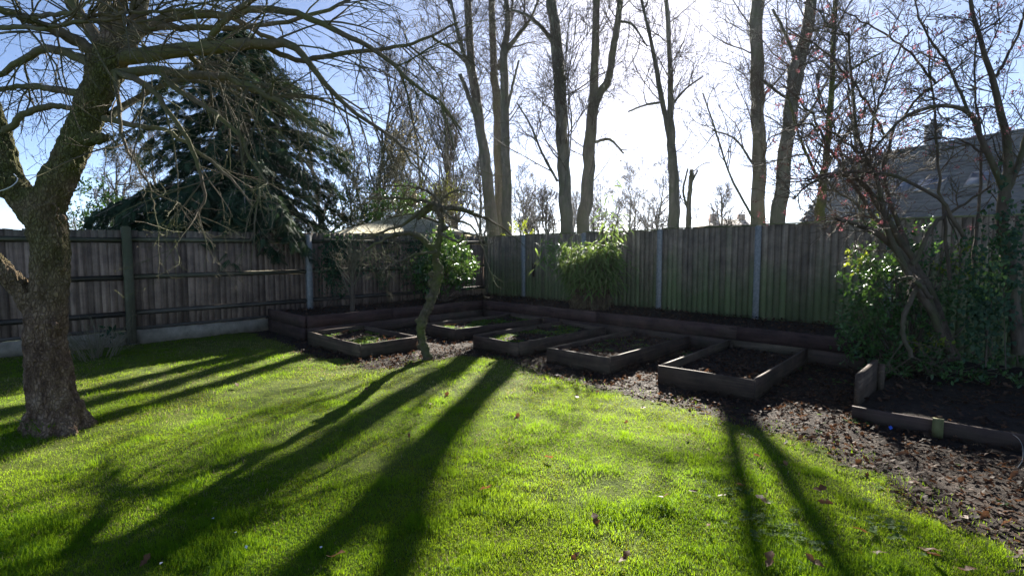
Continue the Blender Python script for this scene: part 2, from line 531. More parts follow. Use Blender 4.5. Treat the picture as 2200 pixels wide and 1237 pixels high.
# right fence: panels of overlapping boards between concrete posts
fr = empty('panel_fence', PR(0), 'green-stained panel fence with concrete posts and pale capping, behind the raised beds', 'fence')
angR = math.atan2(dr[1], dr[0])
protos = [board_mesh('board', .125, 1.0, -.004, -.013, m_board_green, .003) for k in range(6)]
used = [False] * 6
posts = [1.45 + 1.93 * k for k in range(7)]
seg = [(0.03, posts[0])] + list(zip(posts[:-1], posts[1:]))
for pi, (a, b_) in enumerate(seg):
    a2, b2 = a + (.05 if pi else 0), b_ - .05
    n = max(6, round((b2 - a2) / .110))
    zt = 1.925 + .0105 * (a + b_) / 2 + .004 * math.sin(pi * 2.3)
    for j in range(n):
        k = random.randrange(6)
        s = a2 + (j + .5) * (b2 - a2) / n
        o = place(protos[k], PR(s, .012 + random.uniform(0, .003), -.10), angR, fr, not used[k]); used[k] = True
        o.scale = ((b2 - a2) / n / .125 * 1.09, -1.3 if False else 1.3, zt + .10)
    b = MB(); b.box(PR((a2 + b2) / 2, .016, zt + .014), (b2 - a2 - .004, .06, .022), AXR)
    b.build('capping', m_cap, fr)
for sp in posts:
    b = MB()
    zp = 1.915 + .0105 * sp
    b.box(PR(sp, .015, zp / 2 - .03), (.096, .11, zp + .06), AXR)
    b.box(PR(sp, .015, zp + .009), (.07, .08, .022), AXR)
    b.build('post', m_concrete, fr)
b = MB(); b.box(PR(.02, .04, .96), (.08, .08, 1.98), AXR); b.build('corner_post', m_mosspost, fr)
b = MB(); b.box(PR(1.80, .040, 1.06), (.06, .022, .34), AXR); b.box(PR(1.80, .044, 1.20), (.075, .03, .02), AXR)
tag(b.build('wooden_plaque', m_bedwood), 'narrow brown timber offcut fixed to the panel fence left of the bamboo', 'timber')

# ------------------------------------------------------------------ raised border along both fences
BW, BH = 1.73, .41
I0 = Cn + BW * (dl + dr)
bo = empty('raised_border', (*I0, 0), 'dark brown two-board timber border wall running along both fences', 'raised border')
def plank(parent, p0, p1, z0, z1, th, mat, name='board', inset=0.0, taper=0):
    p0, p1 = np.array(p0[:2], float), np.array(p1[:2], float)
    d = unit(p1 - p0); L = np.linalg.norm(p1 - p0)
    n = np.array([-d[1], d[0]])
    c = (p0 + p1) / 2
    bev = .004
    b = MB()
    # bevelled box: long axis x
    ax = np.array([[*d, 0], [*n, 0], [0, 0, 1.0]])
    hx, hy, hz = L / 2, th / 2, (z1 - z0) / 2
    ns = max(2, int(L / .22)); v = []
    bow = random.uniform(-.004, .004) * min(1, L)
    for i in range(ns + 1):
        t = 2 * i / ns - 1; e = 0 if i in (0, ns) else 1
        oy = bow * (1 - t * t) + e * random.gauss(0, .0008); oz = e * random.gauss(0, .0016) + random.choice((0, 0, 0, -.003)) * e
        for (yy, zz) in ((-hy, -hz), (hy, -hz), (hy, hz - bev), (hy - bev, hz), (-hy + bev, hz), (-hy, hz - bev)):
            v.append((t * hx, yy + oy, zz + (oz if zz > 0 else 0)))
    m_ = ns * 6
    b.add(np.array(v), [[[6 * i + j, 6 * i + (j + 1) % 6, 6 * i + 6 + (j + 1) % 6, 6 * i + 6 + j] for i in range(ns) for j in range(6)],
          [[0, 5, 4], [0, 4, 3], [0, 3, 2], [0, 2, 1], [m_, m_ + 4, m_ + 5], [m_, m_ + 3, m_ + 4], [m_, m_ + 2, m_ + 3], [m_, m_ + 1, m_ + 2]]])
    o = b.build(name, mat)
    o.parent = parent
    o.location = Vector((c[0], c[1], (z0 + z1) / 2)) - parent.location
    o.rotation_euler = (0, 0, math.atan2(d[1], d[0]))
    return o
LL, LR = 4.13, 7.45
def run(p, d, L, cuts, th=.05):
    for row, (z0, z1) in enumerate(((-.05, .195), (.203, BH))):
        c = [0] + [x + row * .9 for x in cuts if x + row * .9 < L - .5] + [L]
        for a, b_ in zip(c[:-1], c[1:]):
            plank(bo, p + d * (a + .002), p + d * (b_ - .002), z0, z1 + random.uniform(-.004, .004), th, m_sleeper)
run(I0 + dr * .026, dl, LL, [1.5], .05)
run(I0 + dl * 0 - dr * -.052, dr, LR, [2.3, 4.9], .05)
E1 = I0 + dl * LL
run(E1 + dr * .0 + dl * .027, -dr, BW - .06, [], .05)
# border soil
def soil_patch(name, parent, o0, e1, e2, L1, L2, z, amp, mat=m_soil, seed=0):
    n1, n2 = max(4, int(L1 / .09)), max(4, int(L2 / .09))
    a = np.linspace(0, L1, n1); b = np.linspace(0, L2, n2)
    A, B = np.meshgrid(a, b, indexing='ij')
    X = o0[0] + e1[0] * A + e2[0] * B; Y = o0[1] + e1[1] * A + e2[1] * B
    Z = z + amp * (fbm(X * 2.5 + seed, Y * 2.5, 4) - .5) * 2
    ii = np.arange(n1 * n2).reshape(n1, n2)
    m = MB()
    m.add(np.stack([X, Y, Z], -1).reshape(-1, 3), [np.stack([ii[:-1, :-1], ii[1:, :-1], ii[1:, 1:], ii[:-1, 1:]], -1).reshape(-1, 4)])
    o = m.build(name, mat, parent, smooth=True)
    o['kind'] = 'stuff'
    return o
soil_patch('soil', bo, Cn + dl * .05 + dr * .03, dl, dr, LL + BW - .07, BW - .05, .345, .035)
soil_patch('soil', bo, Cn + dr * (BW - .01) + dl * .05, dr, dl, LR - .05, BW - .07, .345, .035, seed=5)

# ------------------------------------------------------------------ five raised beds
beds = [  # left corner, length along v (dr), length along u (-dl), rim height, soil fill, label, green, litter
    ((-3.42, 8.62), 1.72, 1.02, .20, .125, 'timber raised bed set crosswise, left of the mossy leaning tree', 1.0, .45),
    ((-1.66, 9.66), .98, 2.22, .19, .125, 'farthest timber raised bed, partly behind the mossy leaning tree', 1.0, .4),
    ((-.62, 8.30), 1.02, 2.22, .20, .13, 'timber raised bed with green weeds, just right of the mossy leaning tree', .8, .6),
    ((.50, 7.20), 1.03, 2.32, .20, .12, 'timber raised bed of dark leaf litter between two other beds, in front of the bamboo', .12, 1.0),
    ((1.74, 6.05), 1.08, 2.36, .215, .10, 'nearest and largest timber raised bed, filled with dark leaf litter', .0, 1.0)]
bed_areas = []
for k, (pL, Lv, Lu, h, fill, lab, green, lit) in enumerate(beds):
    pL = np.array(pL); v = dr; u = -dl
    if k: v = unit(dr + .03 * u * (k - 2)); u = np.array([-v[1], v[0]])
    be = empty('raised_bed', (*pL, 0), lab, 'raised bed', 'timber raised beds')
    th = .032
    pF, pB = pL + v * Lv, pL + u * Lu
    pR = pF + u * Lu
    zt = [h + random.uniform(-.008, .008) for _ in range(4)]
    plank(be, pL, pF, -.06, zt[0], th, m_bedwood)
    plank(be, pB, pR, -.06, zt[1], th, m_bedwood)
    plank(be, pL + u * .018 - v * 0.0 + v * .016, pB - u * .018 + v * .016, -.06, zt[2], th, m_bedwood)
    plank(be, pF + u * .018 - v * .016, pR - u * .018 - v * .016, -.06, zt[3], th, m_bedwood)
    for cpt, su, sv in ((pL, 1, 1), (pF, 1, -1), (pB, -1, 1), (pR, -1, -1)):
        c = cpt + u * su * .045 + v * sv * .06
        b = MB(); b.box((*c, h / 2 - .04), (.045, .045, h - .045), np.array([[*u, 0], [*v, 0], [0, 0, 1.0]]))
        b.build('corner_peg', m_bedwood, be)
    soil_patch('soil', be, pL + u * .03 + v * .03, v, u, Lv - .06, Lu - .06, fill, .03, seed=k * 7)
    bed_areas.append((be, pL, v, u, Lv, Lu, fill, green, lit))

# ------------------------------------------------------------------ low edging on the right
le = empty('low_edging', (3.15, 4.72, 0), 'low dark timber edging with a pale peg, around the right-hand shrub bed', 'garden edging')
eA = np.array([3.17, 4.72]); eD = unit(np.array([.745, -.667]))
plank(le, eA, eA + eD * 1.9, -.05, .125, .04, m_sleeper)
plank(le, eA + eD * 1.905, eA + eD * 4.2, -.05, .12, .04, m_sleeper)
eb0 = np.array([3.33, 4.90]); eb1 = np.array([3.98, 5.58])
plank(le, eb0, eb1, -.05, .375, .045, m_bedwood, 'end_board')
b = MB(); b.box((*(eb1 + np.array([.05, -.02])), .13), (.06, .06, .40), AXR); b.build('corner_peg', m_bedwood, le)
pgp = eA + eD * .62 + np.array([-.667, -.745]) * .045
b = MB(); b.box((*pgp, .055), (.075, .045, .19), np.array([[*eD, 0], [-eD[1], eD[0], 0], [0, 0, 1.0]])); b.build('peg', m_peg, le)
soil_patch('soil', le, eA + np.array([.04, .04]), eD, np.array([.7071, .7071]), 4.0, 2.6, .06, .05, seed=31)

# ------------------------------------------------------------------ neighbour's house with grey roof, and far house
def slate_mat():
    m, nt, N, L, b = nodes('grey_roof_tiles')
    v = coords(nt, (1, 1, 1))
    br = N.new('ShaderNodeTexNoise'); L.new(v, br.inputs['Vector']); br.inputs['Scale'].default_value = 3.0
    r = ramp(nt, [(.3, (.100, .108, .122)), (.7, (.145, .153, .168))]); L.new(br.outputs['Fac'], r.inputs[0])
    ob = objrand(nt)
    hs = N.new('ShaderNodeHueSaturation'); L.new(mth(nt, 'ADD', mth(nt, 'MULTIPLY', ob, .3), .85), hs.inputs['Value'])
    L.new(r.outputs[0], hs.inputs['Color']); L.new(hs.outputs[0], b.inputs['Base Color'])
    b.inputs['Roughness'].default_value = .6
    bump(nt, nz(nt, v, 40, 3), .3, .004)
    return m
m_slate = slate_mat()
m_brick = plain('brick', (.16, .10, .075), (.26, .17, .13), 9, .9, .4, .01)
m_render = plain('pale_render', (.45, .43, .40), (.55, .53, .5), 3, .9, .2, .005)
m_lead = plain('lead_flashing', (.14, .145, .15), (.2, .2, .21), 5, .5, .2, .004)
def glass_mat():
    m, nt, N, L, b = nodes('window_glass')
    b.inputs['Base Color'].default_value = (.10, .12, .15, 1)
    b.inputs['Roughness'].default_value = .1
    b.inputs['Specular IOR Level'].default_value = .5
    return m
m_glass = glass_mat()
m_white = plain('white_frame', (.7, .7, .7), (.78, .78, .78), 4, .5, .05, .002)
m_tileh = plain('clay_roof_tiles', (.13, .11, .10), (.2, .165, .15), 2, .9, .4, .02)

hA = np.array([15.0, 24.0]); hr = unit(np.array([.37, -.93])); hn = np.array([-hr[1] * -1, hr[0] * -1])
hn = np.array([-.9286, -.3713])                                     # horizontal, out of the visible roof slope (towards us)
hr = np.array([.3713, -.9286])
ZR, ZE, Wd = 5.62, 1.43, 3.60
house = empty('house', (*(hA + hr * 7 - hn * 2.5), 0), 'neighbouring house with a large grey tiled roof beyond the right fence', 'house')
LEN = 15.0
ncr = 30
for i in range(ncr):
    t0, t1 = i / ncr, (i + 1) / ncr
    # each course: a thin wedge lapping the one below (t from eaves to ridge)
    def pt(along, t, lift): 
        w = Wd * (1 - t)
        nrm = np.array([hn[0] * (ZR - ZE), hn[1] * (ZR - ZE), Wd]); nrm = unit(nrm)
        p = np.array([*(hA + hr * along + hn * w), ZE + (ZR - ZE) * t])
        return p + nrm * lift
    v = [pt(0, t0, .034), pt(LEN, t0, .034), pt(LEN, t1 + .012, .004), pt(0, t1 + .012, .004), pt(0, t0, -.02), pt(LEN, t0, -.02), pt(LEN, t1, -.02), pt(0, t1, -.02)]
    # split lengthwise so that tiles sit unevenly
    nseg = 48
    b = MB()
    for j in range(nseg):
        a0, a1 = LEN * j / nseg + (.13 if i % 2 else 0), LEN * (j + 1) / nseg + (.13 if i % 2 else 0) - .006
        lf = .045 + random.uniform(-.006, .007)
        b.add([pt(a0, t0, lf), pt(a1, t0, lf), pt(a1, min(1, t1 + .01), .006), pt(a0, min(1, t1 + .01), .006), pt(a0, t0, -.01), pt(a1, t0, -.01)],
              [[[0, 1, 2, 3], [0, 4, 5, 1]]])
    b.build('tile_course', m_slate, house)
# the body under the tiles, the far slope, walls
b = MB()
nb = -hn
P3 = lambda along, off, z: np.array([*(hA + hr * along + hn * off), z])
v = [P3(.05, Wd, ZE), P3(LEN, Wd, ZE), P3(LEN, 0, ZR - .03), P3(.05, 0, ZR - .03), P3(LEN, -Wd, ZE), P3(.05, -Wd, ZE)]
b.add(v, [[[0, 1, 2, 3], [3, 2, 4, 5]]])
b.build('roof_underlay', m_lead, house)
b = MB(); wv = Wd - .3
v = [P3(.3, wv, -.1), P3(LEN - .3, wv, -.1), P3(LEN - .3, -wv, -.1), P3(.3, -wv, -.1), P3(.3, wv, ZE + .25), P3(LEN - .3, wv, ZE + .25), P3(LEN - .3, -wv, ZE + .25), P3(.3, -wv, ZE + .25),
     P3(.3, 0, ZR - .1), P3(LEN - .3, 0, ZR - .1)]
b.add(v, [[[0, 1, 5, 4], [1, 2, 6, 5], [2, 3, 7, 6], [3, 0, 4, 7]], [[4, 8, 7], [5, 6, 9]]])
b.build('wall', m_render, house)
b = MB(); b.poly([P3(-.02, 0, ZR + .02), P3(LEN * .5, 0, ZR + .02), P3(LEN, 0, ZR + .02)], [.07] * 3, 8); b.build('ridge_tiles', m_slate, house)
b = MB()
hax = np.array([[*hr, 0], [*hn, 0], [0, 0, 1.0]])
b.box(P3(3.55, -.35, 5.6), (.40, .40, 1.7), hax); b.box(P3(3.55, -.35, 6.47), (.47, .47, .07), hax)
ch = b.build('chimney', m_lead, house)
b = MB(); b.poly([P3(3.55, -.35, 6.50), P3(3.55, -.35, 6.62), P3(3.55, -.35, 6.72)], [.11, .10, .09], 10); b.build('chimney_pot', m_lead, ch)
for al, t, w in ((3.05, .525, .95), (4.15, .53, .95), (5.75, .54, 1.0)):
    def pt2(a, tt, lift):
        nrm = unit(np.array([hn[0] * (ZR - ZE), hn[1] * (ZR - ZE), Wd]))
        return np.array([*(hA + hr * a + hn * Wd * (1 - tt)), ZE + (ZR - ZE) * tt]) + nrm * lift
    def slab(a0, a1, ta, tb, l0, l1):
        return [pt2(a0, ta, l0), pt2(a1, ta, l0), pt2(a1, tb, l0), pt2(a0, tb, l0), pt2(a0, ta, l1), pt2(a1, ta, l1), pt2(a1, tb, l1), pt2(a0, tb, l1)]
    FB = [[[0, 3, 2, 1], [4, 5, 6, 7], [0, 1, 5, 4], [1, 2, 6, 5], [2, 3, 7, 6], [3, 0, 4, 7]]]
    b = MB(); b.add(slab(al, al + w, t, t + .125, .0, .075), FB); wi = b.build('skylight', m_lead, house)
    b = MB(); b.add(slab(al + .06, al + w - .06, t + .012, t + .113, .06, .082), FB); b.build('pane', m_glass, wi)

fh = empty('distant_house', at(1568, 520, 75), 'distant house with two chimneys seen just over the panel fence', 'house')
FY = 75.0
def fb(px0, px1, py0, py1, Yd, dep, name, mat):
    a, c = at(px0, py1, Yd), at(px1, py0, Yd)
    b = MB(); b.box(((a[0] + c[0]) / 2, Yd + dep / 2, (a[2] + c[2]) / 2), (c[0] - a[0], dep, c[2] - a[2]))
    return b.build(name, mat, fh)
fb(1530, 1613, 482, 545, FY, 7, 'wall', m_brick)
a = at(1524, 484, FY - .4); c = at(1618, 484, FY - .4); rp = at(1545, 471, FY + 3.5); rq = at(1606, 471, FY + 3.5)
b = MB(); back = np.array([0, 7.8, 0])
b.add([a, c, rq, rp, a + back, c + back], [[[0, 1, 2, 3], [5, 4, 3, 2]], [[0, 3, 4], [1, 5, 2]]]); b.build('roof', m_tileh, fh)
for (x0, x1, yt) in ((1529, 1542, 459), (1590, 1602, 460)):
    ck = fb(x0, x1, yt, 490, FY + 3, 1.2, 'chimney', m_brick)
    for xx in (x0 + 3, x1 - 3):
        p = at(xx, yt - 1, FY + 3.6)
        b = MB(); b.poly([p, p + np.array([0, 0, .25])], [.13, .11], 8); b.build('chimney_pot', m_tileh, ck)

# shed roof behind the left fence
shed = empty('garden_shed', at(845, 520, 14.5), 'shed with a pale mossy felt roof behind the left fence', 'shed')
m_felt = plain('mossy_roof_felt', (.24, .21, .13), (.42, .38, .25), 4, .9, .5, .01)
m_shed = woodmat('shed_boards', [(.3, (.05, .04, .03)), (.7, (.11, .085, .06))])
sA, sC = at(703, 502, 13.3), at(968, 499, 13.3)
sD, sE = sC + np.array([.5, 2.6, 0]), sA + np.array([.5, 2.6, 0])
apA, apB = at(866, 461, 14.5), at(884, 460, 14.7)
for quad in ([sA, sC, apB, apA], [sD, sE, apA, apB], [sE, sA, apA], [sC, sD, apB]):
    b = MB(); n = unit(np.cross(quad[1] - quad[0], quad[-1] - quad[0])); n = n if n[2] > 0 else -n
    k = len(quad); vv = quad + [x - n * .05 for x in quad]
    fs4 = [[i, (i + 1) % k, k + (i + 1) % k, k + i] for i in range(k)]
    caps = [list(range(k)), [k + i for i in range(k - 1, -1, -1)]]
    b.add(vv, [fs4 + caps] if k == 4 else [fs4, caps]); b.build('roof_slope', m_felt, shed)
b = MB(); ins = lambda p: np.array([p[0] + (.12 if p[0] < -3.6 else -.12), p[1] + (.12 if p[1] < 14.5 else -.12), p[2] - .06])
w4 = [ins(p) for p in (sA, sC, sD, sE)]; vv = [np.array([p[0], p[1], -.1]) for p in w4] + w4
b.add(vv, [[[0, 1, 5, 4], [1, 2, 6, 5], [2, 3, 7, 6], [3, 0, 4, 7]]]); b.build('wall', m_shed, shed)

# ------------------------------------------------------------------ bare branching
def grow(T, p, d, L, r, lev, cfg, tips=None, sc=1.0):
    """a wandering branch with side branches; cfg: list of dicts per level"""
    c = cfg[lev]; n = c['n']; step = L / n
    pts = [p]; dirs = []
    x, y, z = d; px, py, pz = p
    w, tr = c['w'], c['t']
    g = random.gauss
    for i in range(n):
        x += g(0, w); y += g(0, w); z += g(0, w) + tr
        m = math.sqrt(x * x + y * y + z * z) + 1e-9
        x /= m; y /= m; z /= m
        px += x * step; py += y * step; pz += z * step
        pts.append((px, py, pz)); dirs.append((x, y, z))
    tipr = max(c['tip'] * r, cfg[0].get('rmin', .002))
    rad = [r + (tipr - r) * i / n for i in range(n + 1)]
    T.poly(pts, rad, c.get('k', 4), random.random())
    if tips is not None: tips.append((pts[-1], dirs[-1], lev))
    if lev + 1 < len(cfg):
        k = c['ch']
        k = max(0, int(k * (.7 + .6 * random.random()) + random.random()))
        spawn(T, pts, rad, L, k, lev + 1, cfg, tips, c.get('from', .2))

def spawn(T, pts, rad, L, k, lev, cfg, tips=None, f0=.15, f1=1.0):
    n = len(pts) - 1; c = cfg[lev]
    for _ in range(k):
        t = f0 + (f1 - f0) * random.random()
        i = min(n - 1, int(t * n)); f = t * n - i
        a, b = pts[i], pts[i + 1]
        p = tuple(a[j] + (b[j] - a[j]) * f for j in range(3))
        dx, dy, dz = (b[j] - a[j] for j in range(3))
        m = math.sqrt(dx * dx + dy * dy + dz * dz) + 1e-9
        dx, dy, dz = dx / m, dy / m, dz / m
        ex, ey, ez = random.gauss(0, 1), random.gauss(0, 1), random.gauss(0, 1)
        s = ex * dx + ey * dy + ez * dz
        ex -= s * dx; ey -= s * dy; ez -= s * dz
        m = math.sqrt(ex * ex + ey * ey + ez * ez) + 1e-9
        an = math.radians(random.gauss(c['ang'], 12))
        ca, sa = math.cos(an), math.sin(an) / m
        d = (dx * ca + ex * sa, dy * ca + ey * sa, dz * ca + ez * sa)
        d = (d[0], d[1], d[2] + c.get('up', 0))
        rr = rad[i] + (rad[i + 1] - rad[i]) * f
        Lc = c['L'] * (.55 + .8 * random.random()) * (1.15 - .5 * t) if 'L' in c else L * c['lr'] * (.6 + .7 * random.random()) * (1.1 - .5 * t)
        r2 = min(rr * .75, c['r'] * (.7 + .6 * random.random())) if 'r' in c else rr * c['rr']
        grow(T, p, d, Lc, max(r2, cfg[0].get('rmin', .002)), lev, cfg, tips)

def curve(pts, n):
    """Catmull-Rom through pts (k, d), n samples"""
    P = np.asarray(pts, float)
    P = np.vstack([2 * P[0] - P[1], P, 2 * P[-1] - P[-2]])
    k = len(P) - 3
    out = []
    for s in np.linspace(0, k - 1e-6, n):
        i = int(s); t = s - i
        a, b, c, d = P[i], P[i + 1], P[i + 2], P[i + 3]
        out.append(.5 * (2 * b + (c - a) * t + (2 * a - 5 * b + 4 * c - d) * t * t + (3 * b - a - 3 * c + d) * t ** 3))
    return np.array(out)

def authored(pix, n=16):
    """rows (px, py, radius in photo px, depth) -> points and radii in metres"""
    c = curve(pix, n)
    P = np.array([at(a[0], a[1], a[3]) for a in c])
    return P, np.maximum(c[:, 2], .25) * c[:, 3] / F / np.sqrt(1 + ((c[:, 0] - 1100) / F) ** 2)

def lump(v, n, amp, scale, off=0.0):
    out = np.empty(len(v))
    for i, p in enumerate(v):
        q_ = Vector(p) * scale + Vector((off, 0, 0))
        out[i] = mnoise.fractal(q_, 1.0, 2.0, 4)
    return v + n * (out * amp)[:, None]

def fuse(mb_, voxel, name, mat, parent, amp=.012, scale=5.0, smooth_it=4, ridges=0.0):
    """joins overlapping tubes and knots into one continuous surface"""
    o = mb_.build('fuse_source', None)
    md = o.modifiers.new('r', 'REMESH'); md.mode = 'VOXEL'; md.voxel_size = voxel
    ms = o.modifiers.new('s', 'SMOOTH'); ms.iterations = smooth_it; ms.factor = .5
    dg = bpy.context.evaluated_depsgraph_get()
    me = bpy.data.meshes.new_from_object(o.evaluated_get(dg))
    src = o.data
    bpy.data.objects.remove(o); bpy.data.meshes.remove(src)
    nv = len(me.vertices)
    v = np.empty(nv * 3, np.float32); me.vertices.foreach_get('co', v); v = v.reshape(-1, 3).astype(float)
    nn = np.empty(nv * 3, np.float32); me.vertices.foreach_get('normal', nn); nn = nn.reshape(-1, 3).astype(float)
    v = lump(v, nn, amp, scale); v = lump(v, nn, amp * .55, scale * 4.5, 9.0)
    if ridges:
        o2 = np.empty(nv)
        for i, p in enumerate(v):
            q_ = Vector((p[0] * 22, p[1] * 22, p[2] * 7))
            o2[i] = 1 - abs(mnoise.noise(q_)) * 2.2 + .5 * mnoise.noise(q_ * 2.3)
        v = v + nn * ((o2 - .4) * ridges)[:, None]
    v -= np.array(parent.location)
    me.vertices.foreach_set('co', v.astype(np.float32).ravel())
    me.polygons.foreach_set('use_smooth', np.ones(len(me.polygons), bool))
    me.materials.clear(); me.materials.append(mat)
    me.name = name; me.update()
    ob = bpy.data.objects.new(name, me); COL.objects.link(ob); ob.parent = parent
    return ob

def closed_tube(b, P, r, k=20):
    """tube with end caps (for fusing)"""
    n0 = b.n
    b.poly(P, r, k); b.flush()
    n = len(P)
    b.add([P[0], P[-1]], [])
    f = [[b.n - 2, n0 + (j + 1) % k, n0 + j] for j in range(k)] + [[b.n - 1, n0 + (n - 1) * k + j, n0 + (n - 1) * k + (j + 1) % k] for j in range(k)]
    b.f[3].append(np.array(f))

def ball(b, c, r, sq=(1, 1, 1), k=10):
    P = [np.array(c) + np.array([0, 0, r * sq[2]]) * math.cos(a) for a in np.linspace(math.pi - .2, .2, 8)]
    closed_tube(b, np.array(P), np.array([r * math.sin(a) for a in np.linspace(math.pi - .2, .2, 8)]), k)

# ------------------------------------------------------------------ the big fruit tree on the left
TY = 4.45
ft = empty('fruit_tree', gr(118, 918), 'big old fruit tree with thick leaning trunk on the lawn at left', 'tree')
b = MB()
def limb(pix, n=16, k=20, f=1.0):
    P, r = authored(pix, n); closed_tube(b, P, r * f, k); return P, r
limb([(122, 945, 92, TY), (120, 900, 76, TY), (108, 820, 64, TY), (98, 740, 59, TY), (104, 660, 53, TY), (108, 590, 50, TY), (106, 520, 54, TY), (92, 450, 58, TY), (85, 405, 52, TY)], 26, 26, .84)
limb([(90, 470, 50, TY), (120, 400, 50, TY), (150, 340, 45, TY), (180, 270, 44, TY), (205, 205, 43, TY), (228, 150, 48, TY), (243, 105, 44, TY), (250, 75, 30, TY)], 20, 22, .84)
limb([(80, 470, 46, TY), (45, 420, 44, TY), (18, 370, 36, TY), (5, 310, 33, TY), (-8, 260, 28, TY), (-30, 190, 24, TY)], 16, 20, .84)
limb([(40, 420, 40, TY), (0, 395, 34, TY - .1), (-60, 360, 30, TY - .2)], 8, 18, .84)
limb([(95, 690, 40, TY), (60, 645, 33, TY - .05), (25, 600, 30, TY - .1), (-15, 555, 27, TY - .15), (-70, 500, 24, TY - .2)], 12, 18, .84)
limb([(170, 300, 26, TY), (205, 298, 18, TY - .1), (228, 296, 13, TY - .15)], 6, 14, .84)
for (px, py, rr, dy) in ((150, 880, 44, .02), (80, 905, 42, .02), (165, 905, 30, .06), (78, 740, 34, .0), (92, 830, 48, .0),
                         (228, 150, 44, .03), (255, 135, 26, .08), (205, 125, 30, .08), (262, 95, 24, .05), (75, 445, 44, .0), (100, 450, 46, .0)):
    ball(b, at(px, py, TY + dy), rr * .62 * TY / F, k=12)
def burr(px, py, rr, Yd):
    # a healed branch scar: a ring of wood round a hollow
    c = at(px, py, Yd); k = 12
    ring_ = np.array([c + np.array([math.cos(a_) * rr, -.012 * math.sin(a_), math.sin(a_) * rr * 1.15]) for a_ in np.linspace(0, 2 * math.pi, k + 1)])
    closed_tube(b, ring_, np.full(k + 1, rr * .48), 8)
for (px, py, rr, dy) in ((142, 346, .042, -.10), (62, 426, .05, -.105), (112, 446, .036, -.125), (128, 470, .03, -.125), (205, 190, .03, -.10), (66, 690, .035, -.115), (112, 700, .03, -.135)):
    burr(px, py, rr, TY + dy)
# roots
for (px, py) in ((186, 914), (62, 924), (148, 932), (100, 938)):
    closed_tube(b, np.array([at(118, 870, TY), (at(118, 880, TY) + gr(px, py, .0)) / 2 + np.array([0, 0, .02]), gr(px, py, .0), gr(px + (px - 120) * .3, py + 6, -.08)]), np.array([.14, .11, .075, .04]), 12)
fuse(b, .010, 'trunk', m_apple, ft, .014, 5.5, 4, .011)

